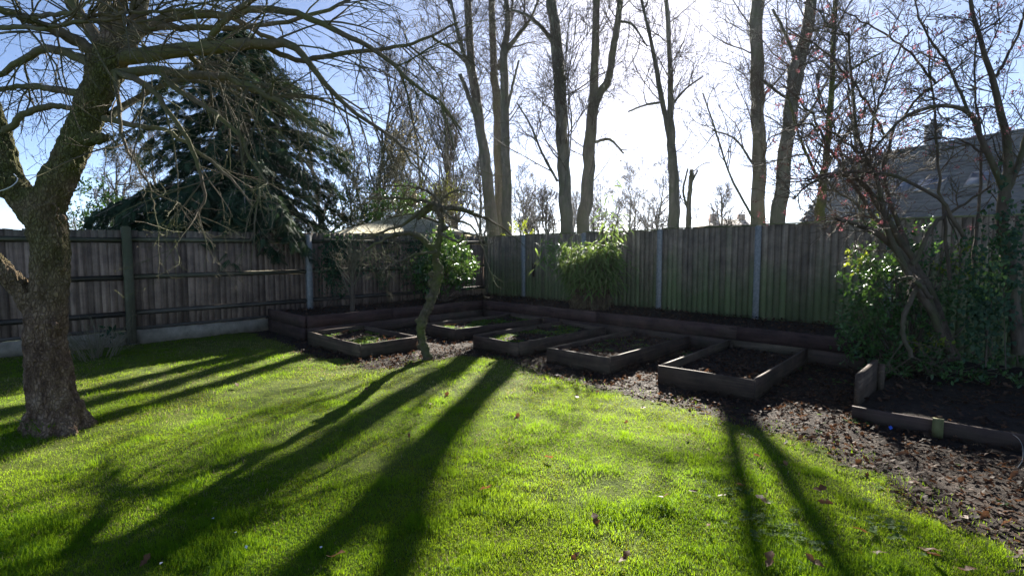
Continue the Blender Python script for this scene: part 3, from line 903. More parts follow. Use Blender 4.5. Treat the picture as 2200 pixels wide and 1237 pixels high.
limbs = [  # px, py, radius px, depth
    [(232, 135, 17, 4.45), (262, 126, 20, 4.44), (330, 116, 18, 4.4), (420, 105, 16, 4.3), (520, 96, 13, 4.2), (600, 92, 10, 4.1), (645, 110, 8, 4.05), (690, 172, 6, 4.0), (760, 240, 4.5, 3.95), (850, 302, 3, 3.9), (885, 350, 2, 3.9)],
    [(232, 158, 12, 4.45), (262, 157, 13, 4.38), (330, 150, 11, 4.2), (400, 161, 10, 4.05), (480, 166, 9, 3.95), (540, 186, 8, 3.85), (590, 215, 6, 3.8), (650, 252, 4, 3.75), (720, 300, 3, 3.7)],
    [(250, 155, 9, 4.35), (300, 175, 8, 4.1), (335, 200, 7, 4.0), (360, 237, 6, 3.95), (395, 282, 5.5, 3.9), (415, 322, 5, 3.9), (430, 372, 4, 3.9), (441, 425, 3, 3.9), (420, 458, 1.5, 3.9)],
    [(240, 105, 16, 4.45), (268, 82, 17, 4.48), (310, 62, 15, 4.55), (360, 42, 12, 4.65), (430, 30, 10, 4.75), (500, 40, 7, 4.85), (560, 72, 5, 4.9), (640, 110, 3, 5.0)],
    [(248, 130, 17, 4.45), (282, 85, 19, 4.47), (296, 40, 19, 4.5), (300, 0, 18, 4.55), (310, -80, 15, 4.6), (330, -200, 11, 4.7)],
    [(236, 250, 11, 4.5), (280, 222, 8, 4.7), (340, 186, 6, 4.9), (400, 172, 5, 5.1), (470, 186, 3.5, 5.3), (530, 215, 2, 5.4)],
    [(225, 255, 9, 4.4), (300, 272, 6, 4.2), (360, 281, 5, 4.1), (430, 330, 4, 4.0), (490, 380, 3, 3.95), (540, 440, 2, 3.9)],
    [(200, 110, 16, 4.45), (130, 72, 14, 4.3), (60, 42, 12, 4.15), (0, 20, 10, 4.0), (-90, -10, 8, 3.9)],
    [(195, 135, 13, 4.45), (110, 106, 11, 4.6), (40, 135, 9, 4.75), (-40, 195, 6, 4.8)],
    [(180, 200, 11, 4.5), (100, 190, 9, 4.7), (40, 186, 7, 4.9), (-50, 205, 5, 5.0)],
    [(10, 285, 10, 4.4), (45, 250, 9, 4.4), (95, 231, 8.5, 4.45), (150, 232, 7, 4.5), (185, 245, 4, 4.55)],
    [(230, 90, 17, 4.45), (225, 0, 15, 4.4), (215, -90, 12, 4.35), (190, -220, 9, 4.3)],
    [(215, 95, 16, 4.45), (165, 25, 15, 4.5), (120, -60, 12, 4.6), (70, -160, 9, 4.7)],
    [(258, 75, 15, 4.45), (256, 10, 13, 4.3), (270, -60, 11, 4.15), (300, -160, 8, 4.0)],
    [(480, 38, 8, 4.6), (560, 20, 8, 4.4), (640, 30, 7, 4.2), (720, 68, 6, 4.05), (800, 106, 5, 3.95), (870, 166, 4, 3.9), (940, 216, 3, 3.85), (990, 280, 2, 3.85)],
    [(560, 95, 7, 4.2), (640, 128, 5.5, 4.3), (720, 116, 5, 4.4), (820, 106, 4, 4.5), (905, 88, 3, 4.6), (985, 48, 2, 4.7)],
    [(430, 107, 8, 4.3), (470, 60, 7, 4.2), (540, 0, 6, 4.1), (640, -50, 4, 4.0)],
    [(340, 150, 8, 4.2), (380, 195, 7, 4.0), (420, 215, 6, 3.9), (470, 250, 5, 3.8), (520, 300, 4, 3.7), (540, 345, 3, 3.65), (575, 395, 2, 3.6)],
    [(250, 160, 7, 4.3), (255, 220, 5, 4.0), (262, 290, 4, 3.9), (290, 350, 3, 3.85), (320, 400, 2, 3.85), (330, 450, 1.5, 3.85)],
    [(395, 108, 8, 4.3), (440, 150, 6, 4.5), (520, 190, 5, 4.7), (600, 205, 4, 4.8), (700, 215, 3, 4.9), (790, 270, 2, 5.0)],
    [(60, 42, 8, 4.15), (110, 30, 6, 3.7), (200, 35, 5, 3.4), (300, 28, 4, 3.2), (420, 20, 3, 3.1)],
    [(0, 60, 7, 3.9), (80, 60, 6, 3.6), (170, 48, 5, 3.4), (260, 40, 4, 3.3), (340, 60, 2.5, 3.2)],
    [(300, 60, 9, 4.5), (420, 60, 7, 4.8), (560, 55, 5, 5.1), (680, 30, 4, 5.3), (790, -20, 3, 5.5)],
]
acfg = [dict(rmin=.0015), dict(n=8, w=.11, t=-.075, tip=.3, k=5, L=.85, r=.0075, ang=48, ch=4.2),
        dict(n=6, w=.15, t=-.02, tip=.4, k=4, L=.38, r=.0036, ang=40, ch=2.2), dict(n=3, w=.25, t=.08, tip=.6, k=3, L=.08, r=.0026, ang=55, ch=0)]
T = MB(); tips = []; LB = MB()
for li, lm in enumerate(limbs):
    P, r = authored(lm, 22)
    jit = rng.normal(0, .006, P.shape); jit[0] = 0
    P = P + jit
    r = r * 1.08
    LB.poly(P, r * .95, 9, .4)
    L = np.linalg.norm(np.diff(P, axis=0), axis=1).sum()
    spawn(T, [tuple(p) for p in P], list(r), L, int(L * (3.4 if li in (2, 6, 17, 18) else 9.0 if li in (7, 8, 9, 11, 12, 13, 20, 21) else 5.8)), 1, acfg, tips, .12)
LB.build('limbs', m_applelimb, ft, smooth=True)
cr = T.build('crown', m_appletwig, ft, smooth=True)

# fat buds and spurs on the twig tips
b = MB()
tp = np.array([t[0] for t in tips if t[2] >= 2]); td = np.array([t[1] for t in tips if t[2] >= 2])
bud_v = np.array([(0, 0, 0), (.4, .5, 0), (.4, -.25, .43), (.4, -.25, -.43), (1, 0, 0)])
bud_f = [[[0, 1, 2], [0, 2, 3], [0, 3, 1], [1, 4, 2], [2, 4, 3], [3, 4, 1]]]
b.scatter(bud_v, bud_f, tp, frames(td, rdir(len(tp))), rng.uniform(.010, .02, (len(tp), 1)) * np.array([[1, .5, .5]]), rng.random(len(tp)))
tag(b.build('buds', m_appletwig, ft), kind='stuff')

b = MB()
P = curve([at(-12, 412, 4.2), at(8, 408, 4.18), at(28, 398, 4.2), at(38, 385, 4.26), at(30, 374, 4.35)], 14)
b.poly(P, [.004] * 14, 6)
tag(b.build('cord', m_white, smooth=True), 'thin white cord looped round the fork of the big fruit tree', 'cord')

# ------------------------------------------------------------------ mossy leaning tree between the beds
SY = 7.35
st = empty('mossy_tree', gr(915, 778), 'small crooked moss-covered tree with drooping twigs at the lawn edge', 'tree')
b = MB()
limb([(915, 790, 17, SY), (917, 765, 13, SY), (908, 735, 12, SY), (904, 700, 13, SY), (918, 665, 13, SY), (930, 640, 14, SY), (936, 615, 12, SY), (943, 590, 13, SY), (936, 560, 10, SY),
      (938, 535, 8.5, SY), (944, 510, 8, SY), (948, 480, 8, SY), (946, 455, 7, SY), (950, 440, 5, SY)], 34, 14, .72)
for (px, py, rr) in ((903, 698, 17), (930, 607, 17), (944, 575, 15), (926, 640, 15), (908, 720, 14), (926, 765, 13), (936, 548, 12), (938, 545, 14), (955, 490, 10), (946, 447, 12), (895, 690, 10), (917, 660, 15), (925, 590, 11), (933, 618, 15), (906, 745, 13)):
    ball(b, at(px + random.uniform(-3, 3), py, SY + random.uniform(-.03, .03)), rr * .58 * SY / F, k=10)
limb([(940, 545, 9, SY), (920, 525, 7, SY - .05), (900, 508, 6, SY - .1), (870, 500, 5, SY - .15), (835, 512, 4, SY - .2)], 10, 10)
limb([(946, 450, 8, SY), (930, 440, 7, SY + .05), (912, 455, 7, SY + .1), (895, 470, 5, SY + .1)], 8, 10)
limb([(948, 450, 6, SY), (965, 447, 5, SY), (1000, 452, 4, SY), (1050, 470, 2.5, SY)], 8, 10)
fuse(b, .010, 'trunk', m_mossbark, st, .018, 9.0, 3, .008)
scfg = [dict(rmin=.0018), dict(n=6, w=.17, t=-.06, tip=.3, k=4, L=.52, r=.0065, ang=55, ch=4.5),
        dict(n=4, w=.22, t=-.03, tip=.4, k=3, L=.26, r=.0036, ang=48, ch=2.6), dict(n=3, w=.3, t=0, tip=.6, k=3, L=.11, r=.0024, ang=55, ch=0)]
sl = [[(938, 545, 8, SY), (905, 510, 7, SY - .1), (865, 500, 6, SY - .2), (825, 512, 5, SY - .3), (780, 540, 3, SY - .35)],
      [(946, 450, 8, SY), (912, 452, 7, SY + .1), (870, 480, 5, SY + .15), (820, 500, 4, SY + .2), (770, 520, 2, SY + .2)],
      [(948, 448, 6, SY), (900, 430, 5, SY - .1), (850, 425, 4, SY - .2), (800, 430, 3, SY - .2), (760, 455, 2, SY - .2)],
      [(948, 448, 6, SY), (980, 448, 5, SY + .1), (1030, 465, 4, SY + .1), (1080, 490, 3, SY + .1), (1120, 520, 1.5, SY + .1)],
      [(948, 448, 5, SY), (975, 470, 4, SY - .1), (1010, 485, 3.5, SY - .2), (1035, 525, 3, SY - .2), (1052, 580, 2, SY - .2), (1064, 612, 1.6, SY - .2), (1085, 624, 1, SY - .2)],
      [(946, 500, 5, SY), (985, 520, 4, SY - .3), (1000, 500, 3, SY - .5), (1040, 510, 2, SY - .6)],
      [(940, 540, 6, SY), (900, 545, 4, SY - .4), (860, 560, 3, SY - .6), (830, 575, 2, SY - .7)],
      [(946, 480, 5, SY), (920, 470, 4, SY + .3), (880, 460, 3, SY + .5), (830, 470, 2, SY + .7)],
      [(946, 440, 5, SY), (960, 420, 4, SY), (990, 410, 3, SY + .1), (1030, 420, 2, SY + .2)],
      [(946, 440, 5, SY), (925, 415, 4, SY), (880, 400, 3, SY + .1), (830, 400, 2, SY + .2)]]
T = MB()
for j, lm in enumerate(sl):
    P, r = authored(lm, 16); P += rng.normal(0, .008, P.shape)
    r = r * .65
    T.poly(P, r, 6, .4)
    L = np.linalg.norm(np.diff(P, axis=0), axis=1).sum()
    left = lm[-1][0] < 940
    spawn(T, [tuple(p) for p in P], list(r), L, int(L * (7.5 if left else 4)), 1, scfg if left else [scfg[0], dict(scfg[1], L=.35, ch=2), scfg[2], scfg[3]], None, .15)
T.build('crown', m_appletwig, st, smooth=True)

# ------------------------------------------------------------------ tall bare trees beyond the panel fence
tcfg = [dict(rmin=.005), dict(n=8, w=.15, t=.06, tip=.3, k=4, L=1.9, r=.021, ang=52, ch=7, up=.12),
        dict(n=5, w=.20, t=.05, tip=.35, k=3, L=1.0, r=.010, ang=48, ch=4.5), dict(n=2, w=.22, t=.04, tip=.5, k=3, L=.5, r=.0065, ang=45, ch=0)]
def tall_tree(label, stems, dens=1.0, cfg=tcfg, bark=m_tall, side=None, ivy=False, name='tall_tree', group='tall bare trees beyond the fence', k=12, f0=.1, twig=m_twig):
    base = at(stems[0][0][0], stems[0][0][1], stems[0][0][3]); base[2] = 0
    o = empty(name, base, label, 'tree', group)
    tr = MB(); T = MB()
    for si, stm in enumerate(stems):
        P, r = authored(stm, 22)
        if si == 0:
            P = np.vstack([[P[0][0] * 2 - P[1][0] if False else P[0][0], P[0][1], -.1], P]); r = np.concatenate([[r[0] * 1.2], r])
        # continue above the frame
        dtop = unit(P[-1] - P[-4]); ext = [P[-1] + dtop * t + np.array([0, 0, .05 * t]) for t in (1.2, 2.6, 4.2)] if stm[-1][1] < 0 else []
        if ext: P = np.vstack([P, ext]); r = np.concatenate([r, r[-1] * np.array([.75, .5, .2])])
        wob = rng.normal(0, 1, P.shape) * (r * .10)[:, None]; wob[0] = 0
        P = P + wob
        tr.poly(P, r * (1 + rng.normal(0, .035, len(r))), k if stm[0][2] > 5 else 7, .5)
        L = np.linalg.norm(np.diff(P, axis=0), axis=1).sum()
        spawn(T, [tuple(p) for p in P], list(r), L, int(L * 1.7 * dens), 1, cfg, None, f0 + .18 if si == 0 else f0)
    tr.build('trunk', bark, o, smooth=True)
    T.build('crown', twig, o)
    return o, tr
D = 18.0
tall_tree('leftmost of three slim tall bare trunks, leaning left, rising from behind the fence corner', [
    [(1063, 512, 14, 20), (1047, 400, 12, 20), (1036, 300, 11, 20), (1018, 180, 9.5, 20), (1009, 90, 8, 20), (1003, -60, 7, 20)],
    [(1012, 165, 5, 20), (985, 75, 4, 19.8), (962, -30, 3, 19.6)], [(1028, 268, 6, 20), (1010, 215, 5, 19.7), (988, 158, 4, 19.5)],
    [(1008, 140, 4, 20), (970, 105, 3, 19.5), (930, 85, 2, 19)]], .8)
tall_tree('middle of three slim tall bare trunks, straight, rising from behind the fence corner', [
    [(1073, 512, 11, 20.6), (1071, 350, 10, 20.6), (1067, 220, 9, 20.6), (1060, 130, 7.5, 20.6), (1056, -60, 6, 20.6)],
    [(1070, 150, 4, 20.6), (1085, 90, 3, 20.6), (1100, 20, 2.5, 20.8), (1105, -60, 2, 21)]], .7)
tall_tree('rightmost of three slim tall bare trunks with a branch reaching right, beyond the fence corner', [
    [(1089, 512, 11, 19.4), (1089, 400, 10, 19.4), (1085, 250, 9, 19.4), (1083, 120, 8, 19.4), (1091, 50, 6, 19.4), (1080, -60, 5, 19.4)],
    [(1083, 118, 5, 19.4), (1112, 78, 4, 19.2), (1140, 40, 3, 19), (1165, -20, 2, 19)], [(1086, 250, 4, 19.4), (1100, 190, 3, 19.3), (1115, 130, 2, 19)]], .8)
tall_tree('dark tall trunk wrapped in climbing stems, left of the forked trunk behind the bamboo', [
    [(1218, 515, 14, 17), (1213, 400, 13.5, 17), (1208, 300, 12.5, 17), (1204, 200, 12.5, 17), (1195, 90, 11.5, 17), (1181, -60, 10, 17)],
    [(1190, 95, 5, 17), (1160, 55, 4, 16.8), (1125, 30, 3, 16.6), (1090, 20, 2, 16.5)],
    [(1212, 420, 1.8, 16.7), (1222, 300, 1.6, 16.7), (1215, 200, 1.5, 16.7), (1218, 90, 1.5, 16.7), (1226, 20, 1, 16.7)],
    [(1205, 330, 1.6, 16.7), (1196, 240, 1.5, 16.7), (1193, 150, 1.4, 16.7), (1200, 60, 1.2, 16.7)],
    [(1222, 350, 1.6, 16.8), (1228, 260, 1.5, 16.7), (1220, 180, 1.4, 16.6), (1232, 100, 1.2, 16.7), (1240, 20, 1, 16.7)],
    [(1198, 390, 3, 17), (1165, 330, 2.5, 16.8), (1140, 270, 2, 16.6), (1110, 220, 1.5, 16.5)]], 1.2)
tall_tree('thick tall grey trunk that forks into two stems, behind the bamboo', [
    [(1252, 515, 15, 18.8), (1254, 460, 14, 18.8), (1263, 400, 13.5, 18.8), (1267, 320, 13, 18.8), (1273, 230, 11, 18.8), (1279, 120, 8.5, 18.8), (1283, -60, 7.5, 18.8)],
    [(1266, 290, 10, 18.8), (1281, 215, 9.5, 18.8), (1305, 175, 8, 18.8), (1316, 110, 7.5, 18.8), (1327, 50, 7, 18.8), (1338, -60, 6, 18.8)],
    [(1280, 305, 3.5, 18.7), (1310, 300, 3, 18.3), (1340, 330, 2, 18)], [(1330, 45, 3, 18.8), (1360, 55, 2.5, 18.4), (1390, 100, 1.8, 18)]], .75)
tall_tree('tall trunk splitting into a slim left and right stem, beneath the sun', [
    [(1447, 510, 13, 18.4), (1447, 400, 11, 18.4), (1443, 300, 9, 18.4), (1440, 180, 6, 18.4), (1437, 80, 5, 18.4), (1428, -60, 4, 18.4)],
    [(1443, 310, 6.5, 18.4), (1425, 230, 5.5, 18.4), (1409, 140, 4.5, 18.4), (1396, 80, 3.5, 18.4), (1376, -10, 2.5, 18.4)],
    [(1425, 220, 3, 18.4), (1390, 225, 2.4, 18.1), (1350, 240, 1.8, 17.8)], [(1440, 230, 3, 18.4), (1475, 190, 2.2, 18.2), (1510, 165, 1.6, 18)]], .9)
tall_tree('straight thick bare trunk, left one of the pair before the grey roof', [
    [(1629, 505, 16.5, 15.5), (1630, 380, 15.5, 15.5), (1629, 250, 15, 15.5), (1626, 120, 14.5, 15.5), (1627, -60, 13.5, 15.5)],
    [(1618, 470, 3, 15.3), (1570, 380, 2.4, 15), (1540, 290, 2, 14.8), (1510, 200, 1.6, 14.6)], [(1622, 360, 3, 15.3), (1580, 300, 2.2, 15), (1530, 280, 1.6, 14.8)],
    [(1636, 170, 4, 15.4), (1680, 205, 3, 15), (1730, 240, 2, 14.8)]], .95)
tall_tree('thick knobbly bare trunk leaning right, right one of the pair before the grey roof', [
    [(1668, 505, 17, 14.8), (1680, 400, 16.5, 14.8), (1690, 300, 15.5, 14.8), (1703, 200, 16, 14.8), (1711, 150, 18, 14.8), (1728, 90, 14, 14.8), (1748, -40, 12, 14.8)],
    [(1712, 140, 5, 14.8), (1690, 80, 4, 14.6), (1660, 20, 3, 14.4)], [(1690, 300, 4, 14.8), (1740, 240, 3, 14.5), (1790, 150, 2.4, 14.2)]], 1.0)
tall_tree('slim mossy trunk just beyond the fence at the left end of the grey roof', [
    [(1756, 505, 12, 10.4), (1764, 430, 11, 10.4), (1775, 340, 8, 10.4), (1785, 220, 6.5, 10.4), (1790, 100, 5.5, 10.4), (1796, -50, 4.5, 10.4)],
    [(1772, 370, 4, 10.4), (1810, 300, 3, 10.2), (1860, 240, 2, 10)], [(1786, 200, 4, 10.4), (1830, 150, 3, 10.1), (1900, 110, 2, 9.8)],
    [(1760, 390, 4, 10.4), (1720, 300, 3, 10.3), (1690, 200, 2, 10.2)]], 1.6, bark=m_mossbark,
    cfg=[dict(rmin=.0035), dict(tcfg[1], L=1.3, r=.02), dict(tcfg[2], L=.6, r=.009), dict(tcfg[3], L=.28, r=.005)])
tall_tree('thin pollarded stem with a stubby top between the tall trunks', [
    [(1477, 510, 7, 21), (1480, 440, 5.5, 21), (1484, 390, 5, 21), (1486, 364, 5, 21)], [(1478, 450, 3, 21), (1468, 410, 2.5, 21), (1478, 362, 2, 21)],
    [(1484, 395, 3, 21), (1493, 378, 2.5, 21), (1499, 365, 2, 21)]], .4)

# ------------------------------------------------------------------ finer bare trees: a generic spreading tree
def bare_tree(name, label, base, h, spread, trunk_r, lean=(0, 0), dens=1.0, levels=None, bark=m_tall, twig=m_twig, group=None, upright=.12, rmin=.007, buds=None, nst=1, budmat=None):
    o = empty(name, base, label, 'tree', group)
    tr, T, tp = MB(), MB(), []
    cfg = levels or [dict(rmin=rmin), dict(n=6, w=.16, t=upright, tip=.3, k=4, L=h * .36 * spread, r=trunk_r * .45, ang=48, ch=6, up=.1),
                     dict(n=4, w=.2, t=upright * .7, tip=.35, k=3, L=h * .17 * spread, r=trunk_r * .18, ang=42, ch=5),
                     dict(n=2, w=.22, t=upright * .5, tip=.5, k=3, L=h * .08 * spread, r=trunk_r * .09, ang=40, ch=3),
                     dict(n=1, w=.2, t=.03, tip=.6, k=3, L=h * .04 * spread, r=trunk_r * .06, ang=40, ch=0)]
    for sidx in range(nst):
        d0 = np.array([lean[0], lean[1], 1.0]) + (rng.normal(0, .16, 3) * np.array([1, 1, 0]) if nst > 1 else 0)
        n = 12; P = [np.array(base) + np.array([0, 0, -.1])]; d = unit(d0)
        for i in range(n):
            d = unit(d + rng.normal(0, .05, 3) + np.array([0, 0, .03])); P.append(P[-1] + d * h * rng.uniform(.9, 1.0) / n)
        P = np.array(P); r = trunk_r * (1 - np.linspace(0, .9, n + 1)) / (1 if nst == 1 else 1.5)
        tr.poly(P, r, 8, .5)
        spawn(T, [tuple(p) for p in P], list(r), h, int(13 * dens / max(1, nst * .6)), 1, cfg, tp, .22)
    tr.build('trunk', bark, o, smooth=True)
    c = T.build('crown', twig, o)
    if buds:
        t = [x for x in tp if x[2] >= 2]; random.shuffle(t); t = t[:buds]
        b = MB(); pp = np.array([x[0] for x in t]); dd = np.array([x[1] for x in t])
        lv = np.array([(0, 0, 0), (.5, .35, .05), (1, 0, 0), (.5, -.35, .05)])
        b.scatter(lv, [[[0, 1, 2, 3]]], pp, frames(dd + rng.normal(0, .6, dd.shape), rdir(len(pp))), rng.uniform(.03, .07, (len(pp), 1)), rng.random(len(pp)))
        tag(b.build('buds', budmat or m_bud, o), kind='stuff')
    return o
G1 = 'slim bare trees in the copse behind the shed'
for j, (px, Y, h, tr_, lab) in enumerate([
        (955, 26, 11.5, .13, 'slim upright bare tree, left of the three slim tall trunks'),
        (972, 29, 10.5, .14, 'slim upright bare tree close against the three slim tall trunks'),
        (925, 30, 12.5, .13, 'slim bare tree standing above the crooked mossy tree'),
        (985, 24, 7.5, .10, 'low slim bare tree rising over the fence corner'),
        (805, 19, 9.0, .12, 'tallest bare tree between the conifer and the copse, above the shed roof')]):
    p = at(px, 520, Y); p[2] = 0
    bare_tree('copse_tree', lab, p, h, .66, tr_, dens=1.5, group=G1, upright=.22, rmin=.007)
for j, (px, Y, h, lab, bm) in enumerate([
        (775, 16.5, 5.0, 'pale budding shrub beside the conifer, left above the shed', m_bud),
        (840, 17.5, 5.2, 'pale budding shrub directly above the shed ridge', m_bud),
        (890, 19.0, 4.4, 'yellow-green budding shrub right of the shed ridge', m_young)]):
    p = at(px, 520, Y); p[2] = 0
    bare_tree('budding_shrub', lab, p, h, .75, .07, dens=2.0, group='budding shrubs beyond the shed', upright=.15, rmin=.006, buds=1400, nst=3, twig=m_hazel, budmat=bm)
for j, (px, Y, h, sp, lab) in enumerate([
        (1353, 55, 9.2, .95, 'distant round-crowned bare tree between the forked trunk and the sunlit trunk'),
        (1135, 48, 8.4, .95, 'distant bare tree left of the dark climber-wrapped trunk'),
        (1172, 40, 6.2, .9, 'distant low bare tree close against the dark climber-wrapped trunk'),
        (1300, 60, 8.6, .9, 'distant bare tree behind the forked trunk'),
        (1405, 42, 8.0, .8, 'distant thin bare tree just left of the trunk under the sun'),
        (1025, 44, 10.0, .9, 'distant bare tree seen between the slim tall trunks'),
        (250, 26, 6.6, .9, 'bare tree behind the left fence, between the fruit tree and the conifer'),
        (330, 30, 8.0, .8, 'bare tree partly behind the left flank of the conifer'),
        (700, 27, 9.5, .8, 'bare tree behind the right flank of the conifer'),
        (1545, 34, 5.6, .9, 'low bare tree between the trunk under the sun and the straight thick trunk'),
        (1860, 13.5, 7.0, .8, 'bare tree between the pair of thick trunks and the roof ridge')]):
    p = at(px, 520, Y); p[2] = 0
    bare_tree('bare_tree', lab, p, h, sp, .17 if Y > 20 else .08, dens=1.5 if Y > 20 else 1.0, group='bare trees in the distance', rmin=.012 if Y > 35 else .0075)
# far-off wood, one mass
T = MB()
fcfg = [dict(rmin=.018), dict(n=5, w=.17, t=.1, tip=.3, k=3, L=2.6, r=.07, ang=45, ch=6), dict(n=3, w=.2, t=.07, tip=.4, k=3, L=1.2, r=.035, ang=42, ch=4),
        dict(n=1, w=.2, t=.05, tip=.6, k=3, L=.6, r=.022, ang=40, ch=0)]
for j in range(48):
    px = random.uniform(760, 1500) if j < 40 else random.uniform(100, 420); Y = random.uniform(62, 95)
    p = at(px, 520, Y); h = random.uniform(6.0, 11.0)
    P = [(p[0], Y, -.1), (p[0] + random.gauss(0, .2), Y, h * .4), (p[0] + random.gauss(0, .4), Y, h * .75), (p[0] + random.gauss(0, .5), Y, h)]
    r = [.2, .15, .09, .03]
    T.poly(P, r, 6); spawn(T, P, r, h, 11, 1, fcfg, None, .25)
tag(T.build('far_wood', m_twig), 'hazy far-off bare wood along the skyline', 'wood', kind='stuff')

# ------------------------------------------------------------------ conifer overhanging the left fence
CY = 12.6
cb = at(530, 560, CY); cb[2] = 0
cf = empty('conifer', cb, 'huge dark evergreen conifer hanging over the left fence', 'tree')
b = MB(); b.poly([cb + np.array([0, 0, -.1]), cb + np.array([.05, 0, 2.5]), cb + np.array([0, .05, 5]), cb + np.array([.05, 0, 6.9])], [.24, .17, .10, .02], 10)
b.build('trunk', m_tall, cf, smooth=True)
# flat scale-leaf spray: stem with alternating leaflets, drooping tip
sv, sf = [], []
for i in range(8):
    t = i / 7
    for sgn in (-1, 1):
        ln = .42 * (1 - t * .75) + .06
        a = np.array([t * .85, 0, -.16 * t * t]); n0 = len(sv)
        dd = unit(np.array([.75, sgn * .75, -.12])); wv_ = np.array([-.6, sgn * .6, 0]) * .06
        sv += [a + wv_ * .9, a + dd * ln + [0, 0, -.10 * ln / .4], a - wv_ * .9]
        sf.append([n0, n0 + 1, n0 + 2])
sv = np.array(sv)
def crown_r(z):
    zz = np.array([.6, 1.4, 2.2, 3.2, 4.3, 5.2, 6.1, 6.9]); rr = np.array([1.8, 2.35, 2.5, 2.5, 2.3, 1.95, 1.35, .35])
    return np.interp(z, zz, rr)
bb, pos, dirs, nor = MB(), [], [], []
for i in range(425):
    z = 1.3 + 5.5 * (i / 350) ** 1.1; a = i * 2.39996 + random.gauss(0, .25)
    if i >= 350: z = random.uniform(2.3, 3.2); a = random.uniform(-2.5, -.7)
    Rr = crown_r(z) * random.uniform(.45, 1.08) * (1 + .20 * math.sin(3 * a + 1.7 * z) + .10 * math.sin(5 * a - 2.3 * z))
    if math.cos(a) < -.1 and z < 3.4: Rr *= .66
    el = random.uniform(-.05, .35)
    if i >= 350: Rr = random.uniform(2.7, 3.2); el = .12
    n = 8; P = []
    for k in range(n + 1):
        t = k / n
        P.append(cb + np.array([math.cos(a) * Rr * t, math.sin(a) * Rr * t, z + Rr * (el * t - .42 * t * t)]))
    P = np.array(P)
    bb.poly(P, np.linspace(.028, .006, n + 1) * (.6 + .25 * Rr), 5)
    m = int(15 + 22 * Rr)
    ts = .22 + .80 * rng.random(m) ** .75
    for t in ts:
        k = min(n - 1, int(t * n)); f = min(1.0, t * n - k)
        p = P[k] + (P[k + 1] - P[k]) * f; dd = unit(P[k + 1] - P[k])
        sd_ = unit(np.cross(dd, [0, 0, 1])) * random.choice((-1, 1))
        pos.append(p + rng.normal(0, .05, 3)); dirs.append(dd * random.uniform(.3, 1.0) + sd_ * random.uniform(.1, .9) + np.array([0, 0, random.uniform(-.55, .1)]))
        nor.append(np.array([0, 0, 1.0]) + rng.normal(0, .35, 3))
bb.build('branches', m_tall, cf)
pos, dirs, nor = np.array(pos), np.array(dirs), np.array(nor)
fo = MB(); fo.scatter(sv, [sf], pos, frames(dirs, nor), rng.uniform(.14, .30, (len(pos), 1)), np.clip(rng.normal(.4, .25, len(pos)), 0, 1))
fo.build('crown', m_conifer, cf)

# ------------------------------------------------------------------ leaf kit
leaf_v = np.array([(0, 0, 0), (.28, .20, .05), (.62, .23, .06), (1, 0, -.05), (.62, -.23, .06), (.28, -.20, .05), (.45, 0, 0)])
leaf_f = [[[0, 6, 1], [1, 6, 2], [2, 6, 3], [3, 6, 4], [4, 6, 5], [5, 6, 0]]]
def blob_points(n, c, rad, shell=.55, r=rng):
    d = rdir(n, r); t = shell + (1 - shell) * r.random(n) ** .6
    return np.array(c) + d * t[:, None] * np.array(rad), d
def shrub(name, label, cat, base, blobs, mat, size, parts=('crown',), twigs=True, bark=m_viburnum, group=None, tipmat=None, tipshare=.0, droop=-.1, keepz=.0):
    """leafy bush: blobs = [(centre, radii, leaf count)]"""
    o = empty(name, base, label, cat, group)
    if twigs:
        T = MB()
        for c, rad, n in blobs:
            for _ in range(8):
                e = np.array(c) + rdir(1)[0] * np.array(rad) * .9
                mid = (np.array(base) + e) / 2 + rng.normal(0, .08, 3)
                T.poly(curve([np.array(base) + rng.normal(0, .05, 3) * [1, 1, 0], mid, e], 7), np.linspace(.013, .003, 7), 5)
        T.build('stems', bark, o)
    pp, dd = [], []
    for c, rad, n in blobs:
        # leaves gathered on little shoots so that the outline is uneven
        ns = max(6, n // 9)
        sp, sdv = blob_points(ns, c, rad, .45)
        sdv = unit(sdv + rng.normal(0, .45, sdv.shape) + np.array([0, 0, .25]))
        for k in range(9):
            pp.append(sp + sdv * (k * size * .33) + rng.normal(0, size * .12, sp.shape)); dd.append(unit(sdv * .55 + rdir(ns) * .9 + np.array([0, 0, droop])))
    pp, dd = np.concatenate(pp), np.concatenate(dd)
    ok = pp[:, 2] > keepz; pp, dd = pp[ok], dd[ok]
    nn = unit(rng.normal(0, .5, pp.shape) + np.array([0, 0, 1.0]))
    tip = rng.random(len(pp)) < 0
    b = MB(); b.scatter(leaf_v, leaf_f, pp, frames(dd, nn), rng.uniform(.75, 1.25, (len(pp), 1)) * size, rng.random(len(pp)))
    b.build(parts[0], mat, o)
    return o

def PLz(px, py, off, Yhint=None):
    return None
# evergreen bush in the corner, left border
cc = at(950, 590, 12.0)
base = np.array([cc[0], cc[1], .33])
cam_ = shrub('evergreen_bush', 'round glossy evergreen bush in the corner, half hidden by the mossy tree', 'shrub', base,
      [(at(955, 575, 12.0), (.60, .5, .48), 1500), (at(925, 600, 12.0), (.45, .45, .42), 900), (at(975, 565, 11.9), (.38, .4, .5), 900), (at(950, 535, 12.0), (.34, .35, .36), 700), (at(995, 580, 12.0), (.22, .3, .3), 350)],
      m_camellia, .085, keepz=.33)

